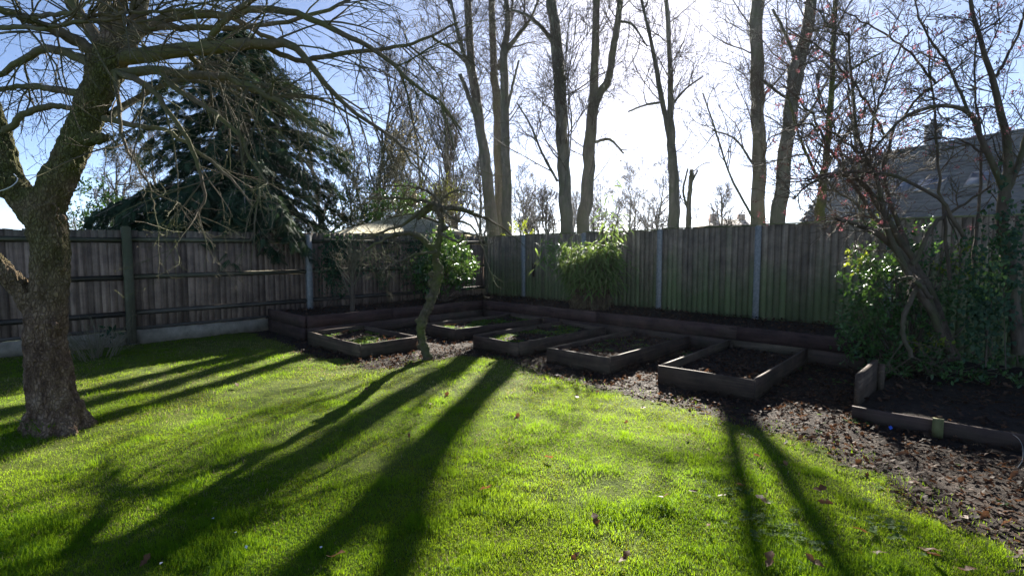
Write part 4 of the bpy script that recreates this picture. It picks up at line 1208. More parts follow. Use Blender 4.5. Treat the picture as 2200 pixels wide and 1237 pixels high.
# leafy shrub behind the left fence
cc = at(215, 450, 11.5)
shrub('leafy_shrub', 'open leafy shrub behind the left fence, just right of the fruit tree trunk', 'shrub', np.array([cc[0], cc[1], 0]),
      [(at(200, 440, 11.5), (.5, .5, .55), 650), (at(240, 470, 11.5), (.65, .5, .4), 700), (at(270, 490, 11.4), (.4, .4, .3), 350), (at(165, 480, 11.4), (.35, .4, .3), 300)], m_laurel, .07)
cc = at(800, 455, 16.2)
shrub('dark_bush', 'dark evergreen bush between the conifer and the shed roof', 'shrub', np.array([cc[0], cc[1], 0]),
      [(at(775, 455, 16.2), (.9, .7, .75), 1100), (at(835, 465, 16.2), (.7, .7, .6), 800), (at(745, 470, 16.0), (.6, .6, .6), 700), (at(880, 450, 16.4), (.6, .6, .7), 500)], m_laurel, .10)
cc = at(1120, 500, 15.6)
shrub('low_bush', 'bright leafy bush top showing over the fence left of the bamboo', 'shrub', np.array([cc[0], cc[1], 0]),
      [(at(1120, 502, 15.6), (.42, .4, .32), 260)], m_young, .09)

# bamboo clump
BY = 10.75
bbp = at(1262, 655, BY); bbp[2] = .34
bmb = empty('bamboo', bbp, 'tall bamboo clump with narrow drooping leaves against the panel fence', 'bamboo')
cu, pp, dd, at_ = MB(), [], [], []
dryp, dryd = [], []
for i in range(88):
    bx_ = bbp + np.array([random.uniform(-.34, .40), random.uniform(-.28, .28), 0])
    h = random.uniform(.95, 1.62) * (1.0 if abs(bx_[0] - bbp[0]) < .5 else .8)
    if i < 9: h = random.uniform(1.8, 2.65); bx_ = bbp + np.array([random.uniform(.15, .38), random.uniform(-.1, .1), 0])
    out = np.array([(bx_[0] - bbp[0]) * .75 + random.gauss(0, .10), random.gauss(-.14, .16), 0])
    P = [bx_ + out * t * t + np.array([0, 0, h * (t - .10 * t * t * (1 if i >= 5 else .2))]) for t in np.linspace(0, 1, 8)]
    cu.poly(P, np.linspace(.009, .003, 8), 5, random.random())
    P = np.array(P)
    nl = 30 if i >= 9 else 24
    for k in range(nl):
        t = random.uniform(.42, 1.0) if i >= 5 else random.uniform(.45, 1.0)
        j = min(6, int(t * 7)); p = P[j] + (P[j + 1] - P[j]) * (t * 7 - j)
        a = random.uniform(0, 2 * math.pi)
        o_ = np.array([math.cos(a), math.sin(a), 0])
        pp.append(p + o_ * random.uniform(.02, .16)); dd.append(o_ * random.uniform(.45, 1) + np.array([0, 0, random.uniform(-.85, .12)]))
    for k in range(9):
        t = random.uniform(.0, .45); j = min(6, int(t * 7)); a = random.uniform(0, 2 * math.pi)
        dryp.append(P[j] + rng.normal(0, .03, 3)); dryd.append(np.array([math.cos(a) * .4, math.sin(a) * .4, random.uniform(-1, .6)]))
for i in range(20):      # lit drooping sprays at the left edge and front
    c0 = at(random.uniform(1165, 1205) if i < 7 else random.uniform(1215, 1325), random.uniform(520, 570) if i < 7 else random.uniform(520, 625), BY - random.uniform(.1, .5))
    for k in range(22):
        a = random.uniform(0, 2 * math.pi); o_ = np.array([math.cos(a), math.sin(a), 0])
        pp.append(c0 + rng.normal(0, .10, 3)); dd.append(o_ + np.array([0, 0, random.uniform(-.8, .15)]))
cu.build('canes', m_straw, bmb)
bl_v = np.array([(0, 0, 0), (.3, .07, .02), (.3, -.07, .02), (.68, .055, -.05), (.68, -.055, -.05), (1, 0, -.22)])
bl_f = [[[0, 2, 1]], [[1, 2, 4, 3]], [[3, 4, 5]]]
bl_f = [[[0, 2, 1], [3, 4, 5]], [[1, 2, 4, 3]]]
pp, dd = np.array(pp), np.array(dd)
b = MB(); b.scatter(bl_v, bl_f, pp, frames(dd, np.array([0, 0, 1.0]) + rng.normal(0, .3, pp.shape)), rng.uniform(.16, .29, (len(pp), 1)), rng.random(len(pp)))
b.build('leaves', m_bamboo, bmb)
dryp, dryd = np.array(dryp), np.array(dryd)
b = MB(); b.scatter(bl_v, bl_f, dryp, frames(dryd, rdir(len(dryp))), rng.uniform(.10, .22, (len(dryp), 1)), rng.random(len(dryp)))
tag(b.build('dry_sheaths', m_straw, bmb), 'dry brown leaf sheaths at the foot of the canes', kind='stuff')

# ivy
ivy_v = np.array([(0, 0, 0), (.1, .42, .03), (.5, .30, .03), (1, 0, 0), (.5, -.30, .03), (.1, -.42, .03), (.35, 0, .06)])
ivy_f = [[[0, 6, 1], [1, 6, 2], [2, 6, 3], [3, 6, 4], [4, 6, 5], [5, 6, 0]]]
def ivy(label, pts, normal, size=.06, stems=None, name='ivy'):
    base = pts.mean(0); base[2] = pts[:, 2].min()
    o = empty(name, base, label, 'ivy')
    n = len(pts); nrm = unit(np.array(normal) + rng.normal(0, .35, (n, 3)))
    d_ = unit(np.array([0, 0, -1.0]) + rng.normal(0, .55, (n, 3)))
    b = MB(); b.scatter(ivy_v, ivy_f, pts, frames(d_, nrm), rng.uniform(.6, 1.25, (n, 1)) * size, rng.random(n))
    b.build('leaves', m_ivy, o)
    T = MB()
    for k in range(8):
        a = pts[rng.integers(n)].copy(); c = a.copy(); c[2] = max(.3, base[2] - .05); c += rng.normal(0, .1, 3) * np.array([1, 1, 0])
        m_ = (a + c) / 2 + rng.normal(0, .06, 3)
        T.poly(curve([c, m_, a], 8), np.linspace(.008, .003, 8), 4)
    T.build('stems', m_viburnum, o)
    return o
pts = []
for (s0, z0, sa, za, n) in ((4.55, 1.45, .28, .34, 420), (4.25, 1.62, .28, .22, 300), (4.62, 1.0, .18, .3, 150), (4.4, .75, .18, .25, 60), (4.0, 1.3, .2, .3, 130)):
    for _ in range(n): pts.append(PL(random.gauss(s0, sa * .6), random.uniform(.03, .17), min(1.98, random.gauss(z0, za * .6))))
ivy('thick dark ivy climbing the left fence beside the grey concrete post', np.array(pts), (*dr, .2))
pts = []
for (s0, z0, sa, za, n) in ((3.35, .95, .16, .28, 110), (2.75, .95, .12, .28, 70), (3.0, 1.5, .35, .3, 160), (2.4, 1.55, .3, .35, 260), (2.2, 1.0, .25, .4, 240), (3.6, 1.35, .12, .3, 60)):
    for _ in range(n): pts.append(PL(random.gauss(s0, sa * .6), random.uniform(.03, .10), max(.4, min(1.95, random.gauss(z0, za * .7)))))
ivy('sparse ivy trails on the left fence between the twiggy shrub and the glossy bush', np.array(pts), (*dr, .2), .055)

# twiggy shrub in the left border
tb = at(757, 664, 10.2); tb[2] = .33
ts_ = empty('twiggy_shrub', tb, 'bare twiggy shrub with a single stem in the left border', 'shrub')
b = MB(); stem = [tb, at(757, 640, 10.2), at(758, 610, 10.2), at(760, 580, 10.2)]
b.poly(stem, [.05, .045, .042, .032], 8); b.build('trunk', m_viburnum, ts_, smooth=True)
T = MB()
tw = [dict(rmin=.003), dict(n=6, w=.12, t=.05, tip=.3, k=4, L=.85, r=.014, ang=32, ch=4, up=.3), dict(n=4, w=.18, t=.03, tip=.4, k=3, L=.35, r=.006, ang=45, ch=3), dict(n=2, w=.2, t=0, tip=.6, k=3, L=.14, r=.004, ang=50, ch=0)]
spawn(T, [tuple(p) for p in stem], [.05, .045, .042, .032], .8, 16, 1, tw, None, .55)
spawn(T, [tuple(p) for p in stem], [.05, .045, .042, .032], .6, 6, 1, tw, None, .1)
T.build('crown', m_hazel, ts_)

# dry stems by the big tree
db_ = gr(205, 765)
dsx = empty('dry_stem_bush', db_, 'low bush of dry brown stems between the fruit tree and the wooden fence post', 'shrub')
T = MB(); tp = []
dc = [dict(rmin=.0028), dict(n=5, w=.10, t=.02, tip=.4, k=4, L=.5, r=.006, ang=25, ch=2.5), dict(n=3, w=.2, t=0, tip=.5, k=3, L=.2, r=.004, ang=40, ch=0)]
for k in range(46):
    a = random.uniform(0, 2 * math.pi); rr = random.uniform(0, .28)
    grow(T, tuple(db_ + np.array([math.cos(a) * rr, math.sin(a) * rr, -.02])), (math.cos(a) * .45, math.sin(a) * .45, 1), random.uniform(.3, .75), .0065, 1, dc, tp)
T.build('stems', m_hazel, dsx)
b = MB(); pp = np.array([at(240 + random.gauss(0, 10), 712 + random.gauss(0, 8), 8.1) for _ in range(16)])
b.scatter(leaf_v, leaf_f, pp, frames(rdir(16), rdir(16)), rng.uniform(.08, .13, (16, 1)), rng.random(16)); b.build('leaves', m_ivy, dsx)

# grass-like bulb tuft at the tree foot
bt = gr(100, 935)
bo2 = empty('bulb_tuft', bt, 'fresh green tuft of strap leaves at the foot of the big fruit tree', 'plant')
def strap(center, n, hh, ww, spread, mat, parent, name='leaves'):
    b = MB()
    for k in range(n):
        a = random.uniform(0, 2 * math.pi); rr = random.uniform(0, .07)
        p = np.array(center) + np.array([math.cos(a) * rr, math.sin(a) * rr, -.01]); h = hh * random.uniform(.6, 1.15)
        o_ = np.array([math.cos(a), math.sin(a), 0]) * spread * random.uniform(.3, 1.2)
        sd_ = np.array([-math.sin(a), math.cos(a), 0]) * ww / 2
        v = []
        for t in np.linspace(0, 1, 5):
            c = p + o_ * h * t * t + np.array([0, 0, h * (t - .28 * t * t)]); w_ = 1 - t ** 3
            v += [c - sd_ * w_, c + sd_ * w_]
        b.add(v, [[[2 * i, 2 * i + 1, 2 * i + 3, 2 * i + 2] for i in range(4)]], random.random())
    return b.build(name, mat, parent)
strap(bt, 60, .22, .010, .55, m_grass, bo2); strap(bt + np.array([-.17, .06, 0]), 22, .2, .016, .8, m_camellia, bo2, 'broad_leaves')

# ------------------------------------------------------------------ flowering shrub on the right
VY = 6.0
vb = at(2048, 730, VY); vb[2] = .05
vs = empty('flowering_shrub', vb, 'large arching shrub with pink flower clusters, leaning over the panel fence at right', 'shrub')
stems = [
    [(2050, 770, 15, VY), (1995, 650, 14, VY), (1945, 560, 12, VY), (1895, 510, 9, VY - .05), (1840, 482, 7, VY - .1), (1800, 472, 4, VY - .1)],
    [(2055, 770, 14, VY + .1), (2003, 640, 13, VY + .1), (1950, 540, 11, VY + .1), (1905, 470, 9, VY + .1), (1860, 405, 7, VY + .05), (1800, 372, 5, VY), (1735, 385, 3, VY)],
    [(2045, 760, 13, VY - .08), (1985, 640, 11, VY - .1), (1930, 550, 9, VY - .1), (1900, 470, 8, VY - .15), (1885, 390, 6, VY - .2), (1850, 310, 5, VY - .2), (1832, 200, 4, VY - .2), (1822, 70, 3, VY - .2)],
    [(1965, 580, 10, VY + .2), (1930, 480, 7, VY + .2), (1902, 400, 6, VY + .2), (1905, 330, 5, VY + .2), (1935, 255, 4, VY + .2), (2010, 180, 3, VY + .2), (2090, 120, 2, VY + .2)],
    [(2070, 510, 7, VY - .2), (2030, 440, 6, VY - .2), (1965, 395, 5, VY - .2), (1885, 370, 5, VY - .25), (1800, 372, 4, VY - .3), (1740, 395, 3, VY - .3), (1700, 430, 2, VY - .3)],
    [(2190, 760, 20, VY - .3), (2175, 600, 19, VY - .3), (2150, 470, 17, VY - .3), (2168, 360, 14, VY - .3), (2150, 250, 11, VY - .3), (2120, 140, 8, VY - .3), (2090, 20, 6, VY - .3), (2080, -80, 4, VY - .3)],
    [(2160, 420, 11, VY - .3), (2115, 310, 9, VY - .3), (2080, 245, 7, VY - .3), (2010, 228, 6, VY - .35), (1935, 258, 5, VY - .4), (1865, 330, 3, VY - .4), (1800, 350, 2, VY - .4)],
    [(2155, 440, 11, VY - .3), (2190, 340, 9, VY - .3), (2225, 220, 7, VY - .3), (2240, 60, 5, VY - .3)],
    [(2040, 600, 6, VY), (2030, 470, 5, VY), (2015, 340, 4, VY), (2005, 200, 3, VY), (1990, 60, 2, VY)],
    [(2090, 620, 6, VY + .1), (2100, 460, 5, VY + .1), (2110, 330, 4, VY + .1), (2095, 180, 3, VY + .1), (2105, 20, 2, VY + .1)],
    [(1960, 570, 8, VY - .1), (2010, 480, 6, VY - .1), (2070, 440, 4, VY - .1), (2130, 400, 3, VY - .1)],
    [(1905, 500, 6, VY), (1860, 440, 5, VY + .1), (1790, 330, 4, VY + .2), (1740, 240, 3, VY + .3), (1680, 180, 2, VY + .4)],
    [(1850, 400, 5, VY), (1870, 300, 4, VY - .2), (1900, 180, 3, VY - .3), (1960, 60, 2, VY - .4)],
    [(1905, 300, 4, VY + .1), (1850, 200, 3.2, VY + .1), (1770, 110, 2.5, VY + .2), (1690, 60, 1.8, VY + .3)],
    [(2010, 180, 4, VY + .1), (1950, 110, 3, VY), (1880, 60, 2.4, VY - .1), (1800, 20, 1.6, VY - .2)],
    [(1850, 330, 4, VY - .2), (1780, 280, 3, VY - .2), (1710, 270, 2.4, VY - .3), (1650, 300, 1.6, VY - .4)],
    [(2085, 250, 5, VY - .3), (2040, 150, 4, VY - .3), (1990, 70, 3, VY - .4), (1960, -20, 2, VY - .5)],
    [(2130, 180, 5, VY - .3), (2180, 90, 4, VY - .3), (2210, 0, 3, VY - .4)],
    [(2110, 330, 4, VY), (2060, 300, 3, VY + .2), (2000, 300, 2.4, VY + .3), (1930, 340, 1.6, VY + .4)],
    [(1975, 605, 8, VY - .15), (1940, 690, 7, VY - .2), (1955, 770, 7, VY - .2)],
    [(2000, 640, 7, VY - .2), (1960, 600, 6, VY - .3), (1930, 600, 4, VY - .4)],
]
tr, T, tips = MB(), MB(), []
vcfg = [dict(rmin=.0026), dict(n=6, w=.18, t=.01, tip=.35, k=4, L=.55, r=.008, ang=52, ch=4.2), dict(n=4, w=.22, t=.03, tip=.4, k=3, L=.32, r=.0045, ang=48, ch=2.8),
        dict(n=3, w=.22, t=.03, tip=.6, k=3, L=.16, r=.0038, ang=48, ch=0)]
for lm in stems:
    P, r = authored(lm, 20); P += rng.normal(0, .008, P.shape)
    r = r * .85
    tr.poly(P, r, 9, .5)
    L = np.linalg.norm(np.diff(P, axis=0), axis=1).sum()
    spawn(T, [tuple(p) for p in P], list(r), L, int(L * 5.4), 1, vcfg, tips, .42 if lm[0][1] > 500 else .15)
tr.build('stems', m_viburnum, vs, smooth=True)
T.build('crown', m_viburnum, vs)
tips = [t for t in tips if t[0][2] > 1.7]; random.shuffle(tips)
def clusters(tl, per, rad, size, mat, name):
    b = MB(); c = np.array([t[0] for t in tl])
    pp = np.repeat(c, per, 0) + rng.normal(0, rad, (len(c) * per, 3)); n = len(pp)
    pv = np.array([(0, 0, 0), (.5, .4, .1), (1, 0, .05), (.5, -.4, .1)])
    b.scatter(pv, [[[0, 1, 2, 3]]], pp, frames(rdir(n), rdir(n)), rng.uniform(.7, 1.3, (n, 1)) * size, rng.random(n))
    return tag(b.build(name, mat, vs), kind='stuff')
clusters(tips[:240], 11, .014, .020, m_pink, 'flowers')
clusters(tips[240:640], 7, .012, .018, m_brownbud, 'spent_flowers')

# glossy evergreen under it
cc = at(1945, 700, 6.4)
shrub('laurel_shrub', 'dense glossy green shrub at right, under the arching flowering shrub', 'shrub', np.array([cc[0], cc[1], .05]),
      [(at(1890, 640, 6.5), (.36, .4, .50), 1300), (at(1930, 740, 6.3), (.50, .42, .42), 1500), (at(1870, 720, 6.4), (.34, .35, .38), 900), (at(1970, 620, 6.8), (.5, .4, .55), 1100), (at(2050, 650, 6.8), (.4, .4, .45), 600),
       (at(1850, 600, 6.5), (.16, .25, .30), 260), (at(1890, 540, 6.6), (.20, .25, .30), 300), (at(2010, 540, 7.0), (.5, .35, .35), 500), (at(1985, 800, 6.0), (.40, .35, .22), 500), (at(2120, 790, 5.9), (.45, .4, .28), 500), (at(2180, 740, 6.6), (.4, .4, .3), 300)], m_laurel, .058, keepz=.05)
cc = at(2060, 560, 6.9)
shrub('golden_shrub', 'yellow-green leaved shrub sprays catching the sun behind the leaning stems', 'shrub', np.array([cc[0], cc[1], .05]),
      [(at(2075, 565, 6.7), (.16, .2, .16), 130), (at(2040, 590, 6.7), (.12, .2, .10), 60), (at(1835, 560, 6.4), (.05, .1, .06), 16), (at(1892, 486, 6.6), (.06, .1, .10), 26), (at(1955, 560, 6.7), (.06, .1, .06), 16), (at(1985, 730, 5.9), (.15, .15, .07), 60)], m_young, .055, twigs=False)
pts = np.array([[*at(random.gauss(2110, 22), random.gauss(650, 70), VY - .3 + random.uniform(-.15, .15))] for _ in range(700)] +
               [[*at(random.gauss(2165, 22), random.gauss(560, 90), VY - .45 + random.uniform(-.12, .12))] for _ in range(450)])
ivy('dark ivy wrapped round the thick right-hand shrub stem', pts, (-.2, -1, .3), .05)

# ------------------------------------------------------------------ leaf litter, weeds, fallen leaves
def oak(seed):
    r = random.Random(seed); V = [(0, 0, 0)]
    up = [(.0, .03), (.22, .12), (.40, .20), (.52, .12), (.72, .23), (1.0, .0)]
    cu_, tw_ = r.uniform(.1, .75), r.uniform(-.5, .5)
    f = lambda x, y: (x, y, cu_ * (y * y * 2.2 + .5 * (x - .5) ** 2) + tw_ * (x - .5) * y + .05 * math.sin(9 * x + seed))
    V = [f(x, 0) for x, _ in up] + [f(x, y * r.uniform(.8, 1.15)) for x, y in up] + [f(x, -y * r.uniform(.8, 1.15)) for x, y in up]
    n = len(up); Q = []
    for i in range(n - 1):
        Q += [[i, i + 1, n + i + 1, n + i], [i + 1, i, 2 * n + i, 2 * n + i + 1]]
    return np.array(V), [Q]
oaks = [oak(k) for k in range(6)]
def litter(b, P, size, flat=.35):
    n = len(P)
    for k in range(6):
        sel = np.arange(n) % 6 == k
        m = sel.sum()
        if not m: continue
        a = rng.uniform(0, 2 * math.pi, m)
        d_ = np.stack([np.cos(a), np.sin(a), rng.normal(0, flat, m)], 1)
        nn = np.stack([rng.normal(0, flat, m), rng.normal(0, flat, m), np.ones(m)], 1)
        b.scatter(*oaks[k], P[sel], frames(d_, nn), rng.uniform(.4, 1.35, (m, 1)) * size, np.clip(rng.normal(.36, .3, m), 0, 1))
n = 125000
X = rng.uniform(-6, 7.5, n); Y = rng.uniform(1.8, 13, n)
sm_ = soil_m(X, Y)
dens = np.clip((sm_ + .30) / .45, 0, 1) ** 2 * np.where(Y > 8, .45, 1.0)
keepm = (rng.random(n) < dens * .62) & inside_garden(X, Y, BW * .98) & (X < 1.05 * Y + 1)
X, Y = X[keepm], Y[keepm]
b = MB(); litter(b, np.stack([X, Y, gz(X, Y) + rng.uniform(.004, .03, len(X))], 1), .062)
tag(b.build('leaf_litter', m_litter), 'carpet of dead brown leaves around the raised beds', 'leaf litter', kind='stuff')
n = 5200
A_ = rng.uniform(0, LL + BW, n); B_ = rng.uniform(.06, BW - .08, n)
Pb = np.array([PL(a, o_, .37) for a, o_ in zip(A_, B_)][:1500] + [PR(a + BW * .9, o_, .37) for a, o_ in zip(A_ * 1.2, B_)][1500:3600])
b = MB(); litter(b, Pb + rng.normal(0, .01, Pb.shape), .07); tag(b.build('dead_leaves', m_litter, bo), kind='stuff')
n = 1500; A_ = rng.uniform(.05, 4, n); B_ = rng.uniform(.05, 2.4, n)
Pb = np.array([[*(eA + np.array([.04, .04]) + eD * a + np.array([.7071, .7071]) * c), .085] for a, c in zip(A_, B_)])
b = MB(); litter(b, Pb + rng.normal(0, .015, Pb.shape), .075); tag(b.build('dead_leaves', m_litter, le), kind='stuff')

weed_v, weed_f = [], []
for i in range(7):
    a = i * 2.4; d_ = np.array([math.cos(a), math.sin(a), 0]); sd_ = np.array([-math.sin(a), math.cos(a), 0]); n0 = len(weed_v)
    weed_v += [d_ * .05, d_ * .55 + sd_ * .22 + [0, 0, .35], d_ * 1.0 + [0, 0, .25], d_ * .55 - sd_ * .22 + [0, 0, .35]]
    weed_f.append([n0, n0 + 1, n0 + 2, n0 + 3])
weed_v = np.array(weed_v)
def weeds(b, P, size):
    n = len(P); a = rng.uniform(0, 6.28, n)
    d_ = np.stack([np.cos(a), np.sin(a), rng.normal(0, .15, n)], 1)
    b.scatter(weed_v, [weed_f], P, frames(d_, np.array([0, 0, 1.0]) + rng.normal(0, .15, (n, 3))), rng.uniform(.5, 1.4, (n, 1)) * size, rng.random(n))
for k, (be, pL, v, u, Lv, Lu, fill, green, lit) in enumerate(bed_areas):
    n = 900; A_ = rng.uniform(.06, Lv - .06, n); B_ = rng.uniform(.06, Lu - .06, n)
    Q = pL[None] + v[None] * A_[:, None] + u[None] * B_[:, None]
    Z = fill + .03 * (fbm(Q[:, 0] * 2.5 + k * 7, Q[:, 1] * 2.5, 4) - .5) * 2
    Q = np.column_stack([Q, Z])
    gsel = rng.random(n) < np.clip((fbm(Q[:, 0] * 3 + 40, Q[:, 1] * 3, 3) - .42) * 4, 0, 1) * green * 1.0
    if gsel.sum() > 3:
        b = MB(); weeds(b, Q[gsel], .042); tag(b.build('weeds', m_weed, be), kind='stuff')
        # moss and grass between the weeds
        nb_ = 5000; A2 = rng.uniform(.05, Lv - .05, nb_); B2 = rng.uniform(.05, Lu - .05, nb_)
        Q2 = pL[None] + v[None] * A2[:, None] + u[None] * B2[:, None]
        ok = rng.random(nb_) < np.clip((fbm(Q2[:, 0] * 3 + 40, Q2[:, 1] * 3, 3) - .45) * 5, 0, 1) * green
        bed_areas[k] = bed_areas[k] + (np.column_stack([Q2[ok], fill + .03 * (fbm(Q2[ok, 0] * 2.5 + k * 7, Q2[ok, 1] * 2.5, 4) - .5) * 2]),)
    lsel = rng.random(n) < lit * .9
    Ql = Q[lsel & ~gsel]
    b = MB(); litter(b, Ql + np.column_stack([np.zeros((len(Ql), 2)), rng.uniform(.004, .025, len(Ql))]), .07); tag(b.build('dead_leaves', m_litter, be), kind='stuff')
# weeds on the bare soil and in the lawn
n = 2600; X = rng.uniform(-5, 5, n); Y = rng.uniform(2, 11, n); smm = soil_m(X, Y)
ok = ((smm > -.9) & (rng.random(n) < np.where(smm > 0, .07, .05))) & inside_garden(X, Y, BW) & (X > -3.4 + 0 * Y)
b = MB(); weeds(b, np.stack([X, Y, gz(X, Y) + .005], 1)[ok], .032)
for (px, py, m) in ((1830, 905, 10), (1800, 820, 6), (1720, 790, 8), (1480, 760, 14), (1190, 730, 6), (1540, 770, 8), (1095, 745, 8), (1660, 1130, 18), (1580, 1060, 6), (1700, 1150, 10), (1900, 1130, 10)):
    m *= 3; c = gr(px, py); weeds(b, c + rng.normal(0, .07, (m, 3)) * np.array([1.3, 1.3, 0]) + np.array([0, 0, .008]), .020)
tag(b.build('ground_weeds', m_weed), 'scattered small green weeds on the soil and lawn edge', 'weeds', kind='stuff')

m_fallen = leafmat('russet_fallen_leaf', (.10, .045, .02), (.22, .11, .05), .3, (.4, .16, .05), .6, .3)
spots = [(1690, 1005), (1745, 1058), (1500, 1060), (1285, 1138), (1245, 1190), (1030, 1056), (955, 860), (930, 872), (700, 1205), (1655, 1090), (1620, 985), (1580, 1045), (1410, 1075),
         (1340, 912), (1375, 880), (1560, 1068), (1995, 1195), (1790, 1090), (1830, 1010), (1520, 1130), (1650, 1225), (1945, 1040), (2030, 1190), (2100, 1230), (1770, 1225), (512, 833),
         (880, 948), (630, 850), (790, 842), (1170, 985), (1105, 905), (1240, 850), (1480, 940), (1870, 1150), (1905, 1190), (2080, 1120), (300, 1222), (1330, 1215), (835, 792), (968, 797), (560, 800), (480, 905)]
rl = random.Random(5)
for k, (px, py) in enumerate(spots):
    p = gr(px, py); p[2] = float(gz(p[0], p[1])) + .028
    b = MB(); V_, Fq = oaks[k % 6]
    a = rl.uniform(0, 6.28); d_ = np.array([[math.cos(a), math.sin(a), rl.uniform(-.3, .5)]]); nn = np.array([[rl.gauss(0, .45), rl.gauss(0, .45), 1.0]])
    b.scatter(V_, Fq, p[None], frames(d_, nn), np.array([[rl.uniform(.06, .115)]]), np.array([rl.random()]))
    tag(b.build('fallen_leaf', m_fallen, origin=p), 'dry brown leaf lying on the lawn grass', 'leaf', 'fallen leaves on the lawn')

b = MB(); p = gr(1912, 928); b.add([p + np.array(x) for x in ((0, 0, .02), (.03, .006, .035), (.035, .03, .02), (.005, .03, .04), (.018, .018, .055))], [[[0, 1, 4], [1, 2, 4], [2, 3, 4], [3, 0, 4]]])
m_blue = plain('blue_plastic', (.03, .10, .5), (.06, .16, .65), 20, .4, .1, .002)
tag(b.build('plastic_scrap', m_blue), 'tiny scrap of blue plastic on the leaf litter', 'litter')
b = MB(); P = curve([gr(2150, 925, .10), gr(2180, 935, .12), gr(2196, 955, .13), gr(2197, 985, .06), gr(2186, 1005, .01)], 16); b.poly(P, [.0022] * 16, 6)
tag(b.build('wire', m_concrete, smooth=True), 'pale looped wire over the low edging at far right', 'wire')
b = MB()
for (px, py) in ((343, 1212), (508, 1143), (455, 1112), (530, 1178), (690, 1172), (1005, 855), (1130, 862)):
    p = gr(px, py, .03)
    b = MB(); b.scatter(np.array([(0, 0, 0), (.5, .4, .2), (1, 0, .1), (.5, -.4, .25)]), [[[0, 1, 2, 3]]], p[None], frames(rdir(1), np.array([[0, 0, 1.0]])), np.array([[.020]]), np.array([.5]))
    tag(b.build('petal', m_white, origin=p), 'tiny white petal lying on the grass', 'petal', 'white petals on the lawn')

# ------------------------------------------------------------------ grass
def blades(P, h, w, lean, var):
    n = len(P); a = rng.uniform(0, 2 * math.pi, n)
    o_ = np.stack([np.cos(a), np.sin(a), np.zeros(n)], 1); b2 = a + math.pi / 2 + rng.normal(0, .5, n)
    sd_ = np.stack([np.cos(b2), np.sin(b2), np.zeros(n)], 1) * (w / 2)[:, None]
    up = np.array([0, 0, 1.0]) * h[:, None]
    m = P + o_ * (lean * h * .30)[:, None] + up * .58
    t = P + o_ * (lean * h)[:, None] + up * (1 - .35 * lean[:, None] ** 2)
    v = np.stack([P - sd_, P + sd_, m + sd_ * .8, m - sd_ * .8, t], 1).reshape(-1, 3)
    k = (np.arange(n) * 5)[:, None]
    return v, k + np.array([[0, 1, 2, 3]]), k + np.array([[3, 2, 4]]), np.repeat(var, 5)
def lawn_points(n, ymin, ymax, ydens):
    u_ = rng.random(n); Y = ymin + (ymax - ymin) * u_
    X = rng.uniform(-1.12, 1.06, n) * (Y + .4)
    return X, Y
g = MB()
for (n, y0, y1, wk) in ((280000, 1.95, 3.6, .8), (250000, 3.6, 5.6, 1.05), (170000, 5.6, 8.2, 1.5), (60000, 8.2, 11.5, 2.2)):
    X, Y = lawn_points(n, y0, y1, None)
    smm = soil_m(X, Y)
    pn = fbm(X * 1.5 + 60, Y * 1.5, 4)                    # thick and thin patches
    clump = fbm(X * 4.2 + 7, Y * 4.2 + 70, 3)
    p = np.clip(-smm / .28, 0, 1) ** .7 * np.clip((pn - .25) * 3.4, .16, 1)
    p = np.where((smm > 0) & (smm < .35), .05, p)
    ok = (rng.random(n) < p) & inside_garden(X, Y, .12)
    X, Y, pn, clump, smm = X[ok], Y[ok], pn[ok], clump[ok], smm[ok]; m = len(X)
    longer = np.clip((clump - .52) * 6, 0, 1) + .9 * np.clip(1 - (np.hypot(X - ft.location[0], Y - ft.location[1]) - .36) / .16, 0, 1)
    h = rng.uniform(.012, .026, m) * (1 + 1.30 * longer) * (1 + .25 * (rng.random(m) < .06))
    w = rng.uniform(.0024, .0040, m) * wk
    lean = np.clip(np.abs(rng.normal(.65, .35, m)), .05, 1.3)
    dry = fbm(X * .8 + 11, Y * .8 + 23, 3)
    var = np.clip(.46 + (dry - .5) * 2.6 + (pn - .5) * -1.6 - .55 * longer + rng.normal(0, .26, m), 0, 1)
    v, q4, t3, va = blades(np.stack([X, Y, gz(X, Y) - .003], 1), h, w, lean, var)
    if y0 > 3:                                             # far off, one bent triangle a blade
        v = v.reshape(-1, 5, 3)[:, [0, 1, 4]].reshape(-1, 3); va = np.repeat(var, 3); k3 = np.arange(m * 3).reshape(-1, 3)
        g.add(v, [k3], va)
    else:
        g.add(v, [q4, t3], va)
n = 60000; Y = rng.uniform(1.95, 9.0, n) ; X = rng.uniform(-1.12, 1.06, n) * (Y + .4)
ok = (rng.random(n) < np.clip((fbm(X * 1.2 + 140, Y * 1.2 + 20, 3) - .42) * 4, .05, 1)) & (soil_m(X, Y) < .1) & inside_garden(X, Y, .15)
X, Y = X[ok], Y[ok]; m = len(X)
v, q4, t3, va = blades(np.stack([X, Y, gz(X, Y)], 1), rng.uniform(.012, .034, m), rng.uniform(.002, .004, m) * np.clip(Y / 3, 1, 2.2), np.clip(np.abs(rng.normal(1.0, .4, m)), .1, 1.5), rng.random(m))
b = MB(); b.add(v, [q4, t3], va)
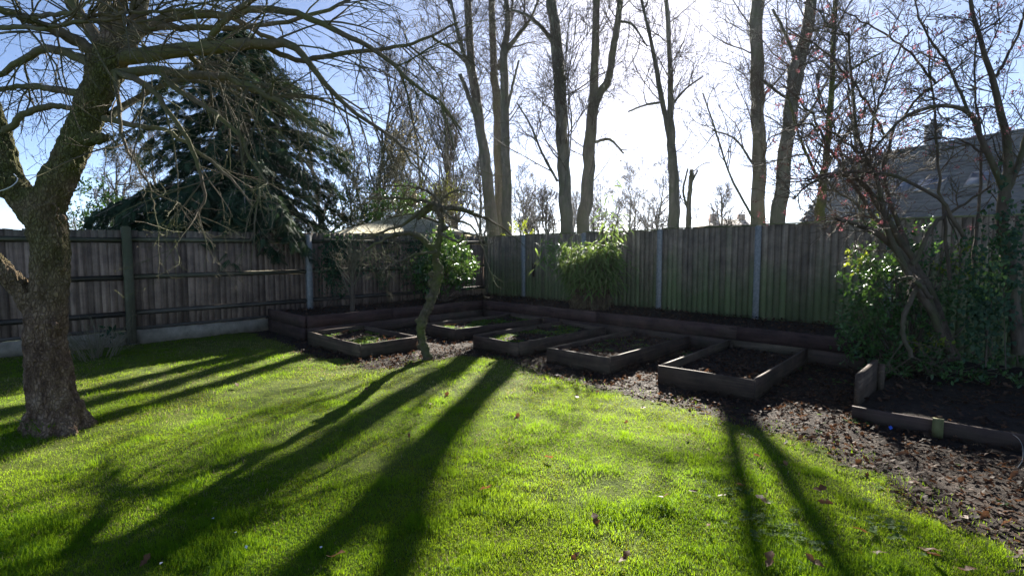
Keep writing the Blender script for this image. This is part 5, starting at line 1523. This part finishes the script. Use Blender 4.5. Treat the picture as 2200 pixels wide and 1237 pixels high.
m_dead = leafmat('dead_grass', (.15, .13, .06), (.34, .29, .15), .4, (.45, .38, .18), .7, .1)
tag(b.build('dead_grass', m_dead), 'pale dead blades scattered through the lawn', 'grass', kind='stuff')
# grass in the two weedy beds
for ba in bed_areas:
    if len(ba) > 9:
        P = ba[9]; m = len(P)
        v, q4, t3, va = blades(P, rng.uniform(.012, .035, m), rng.uniform(.005, .008, m), np.clip(np.abs(rng.normal(.7, .4, m)), .05, 1.3), np.clip(rng.normal(.55, .25, m), 0, 1))
        b = MB(); b.add(v, [q4, t3], va)
        tag(b.build('moss_and_grass', m_grass, ba[0]), kind='stuff')
tag(g.build('grass', m_grass), 'short uneven green grass of the lawn', 'grass', kind='stuff')
# moss: tiny upright cushions in yellowish patches
n = 150000; Y = rng.uniform(1.95, 9.5, n); X = rng.uniform(-1.12, 1.06, n) * (Y + .4)
smm = soil_m(X, Y); mo = fbm(X * 1.9 + 90, Y * 1.9 + 33, 3)
bias = np.clip((smm + 1.1) / 1.0, 0, 1) * .12
ok = (rng.random(n) < np.clip((mo + bias - .52) * 6, 0, 1)) & (smm < .12) & inside_garden(X, Y, .15)
X, Y = X[ok], Y[ok]; m = len(X)
v, q4, t3, va = blades(np.stack([X, Y, gz(X, Y)], 1), rng.uniform(.006, .016, m), rng.uniform(.004, .008, m), np.clip(np.abs(rng.normal(.8, .4, m)), .05, 1.3), rng.random(m))
b = MB(); b.add(v, [q4, t3], va); tag(b.build('moss', m_moss), 'yellow-green moss patches in the lawn', 'moss', kind='stuff')

# ------------------------------------------------------------------ thin spring haze
HAZE = 0.00025
m, nt, N, L_, b_ = nodes('haze')
N.remove(b_)
vol = N.new('ShaderNodeVolumePrincipled')
vol.inputs['Color'].default_value = (.90, .93, 1.0, 1)
vol.inputs['Density'].default_value = HAZE
vol.inputs['Anisotropy'].default_value = .55
L_.new(vol.outputs[0], N['Material Output'].inputs['Volume'])
b = MB(); b.box((0, 720, 9.4), (1900, 1680, 21.2))
hz = b.build('haze', m)
tag(hz, 'thin pale haze filling the air of the scene', 'haze', kind='stuff')
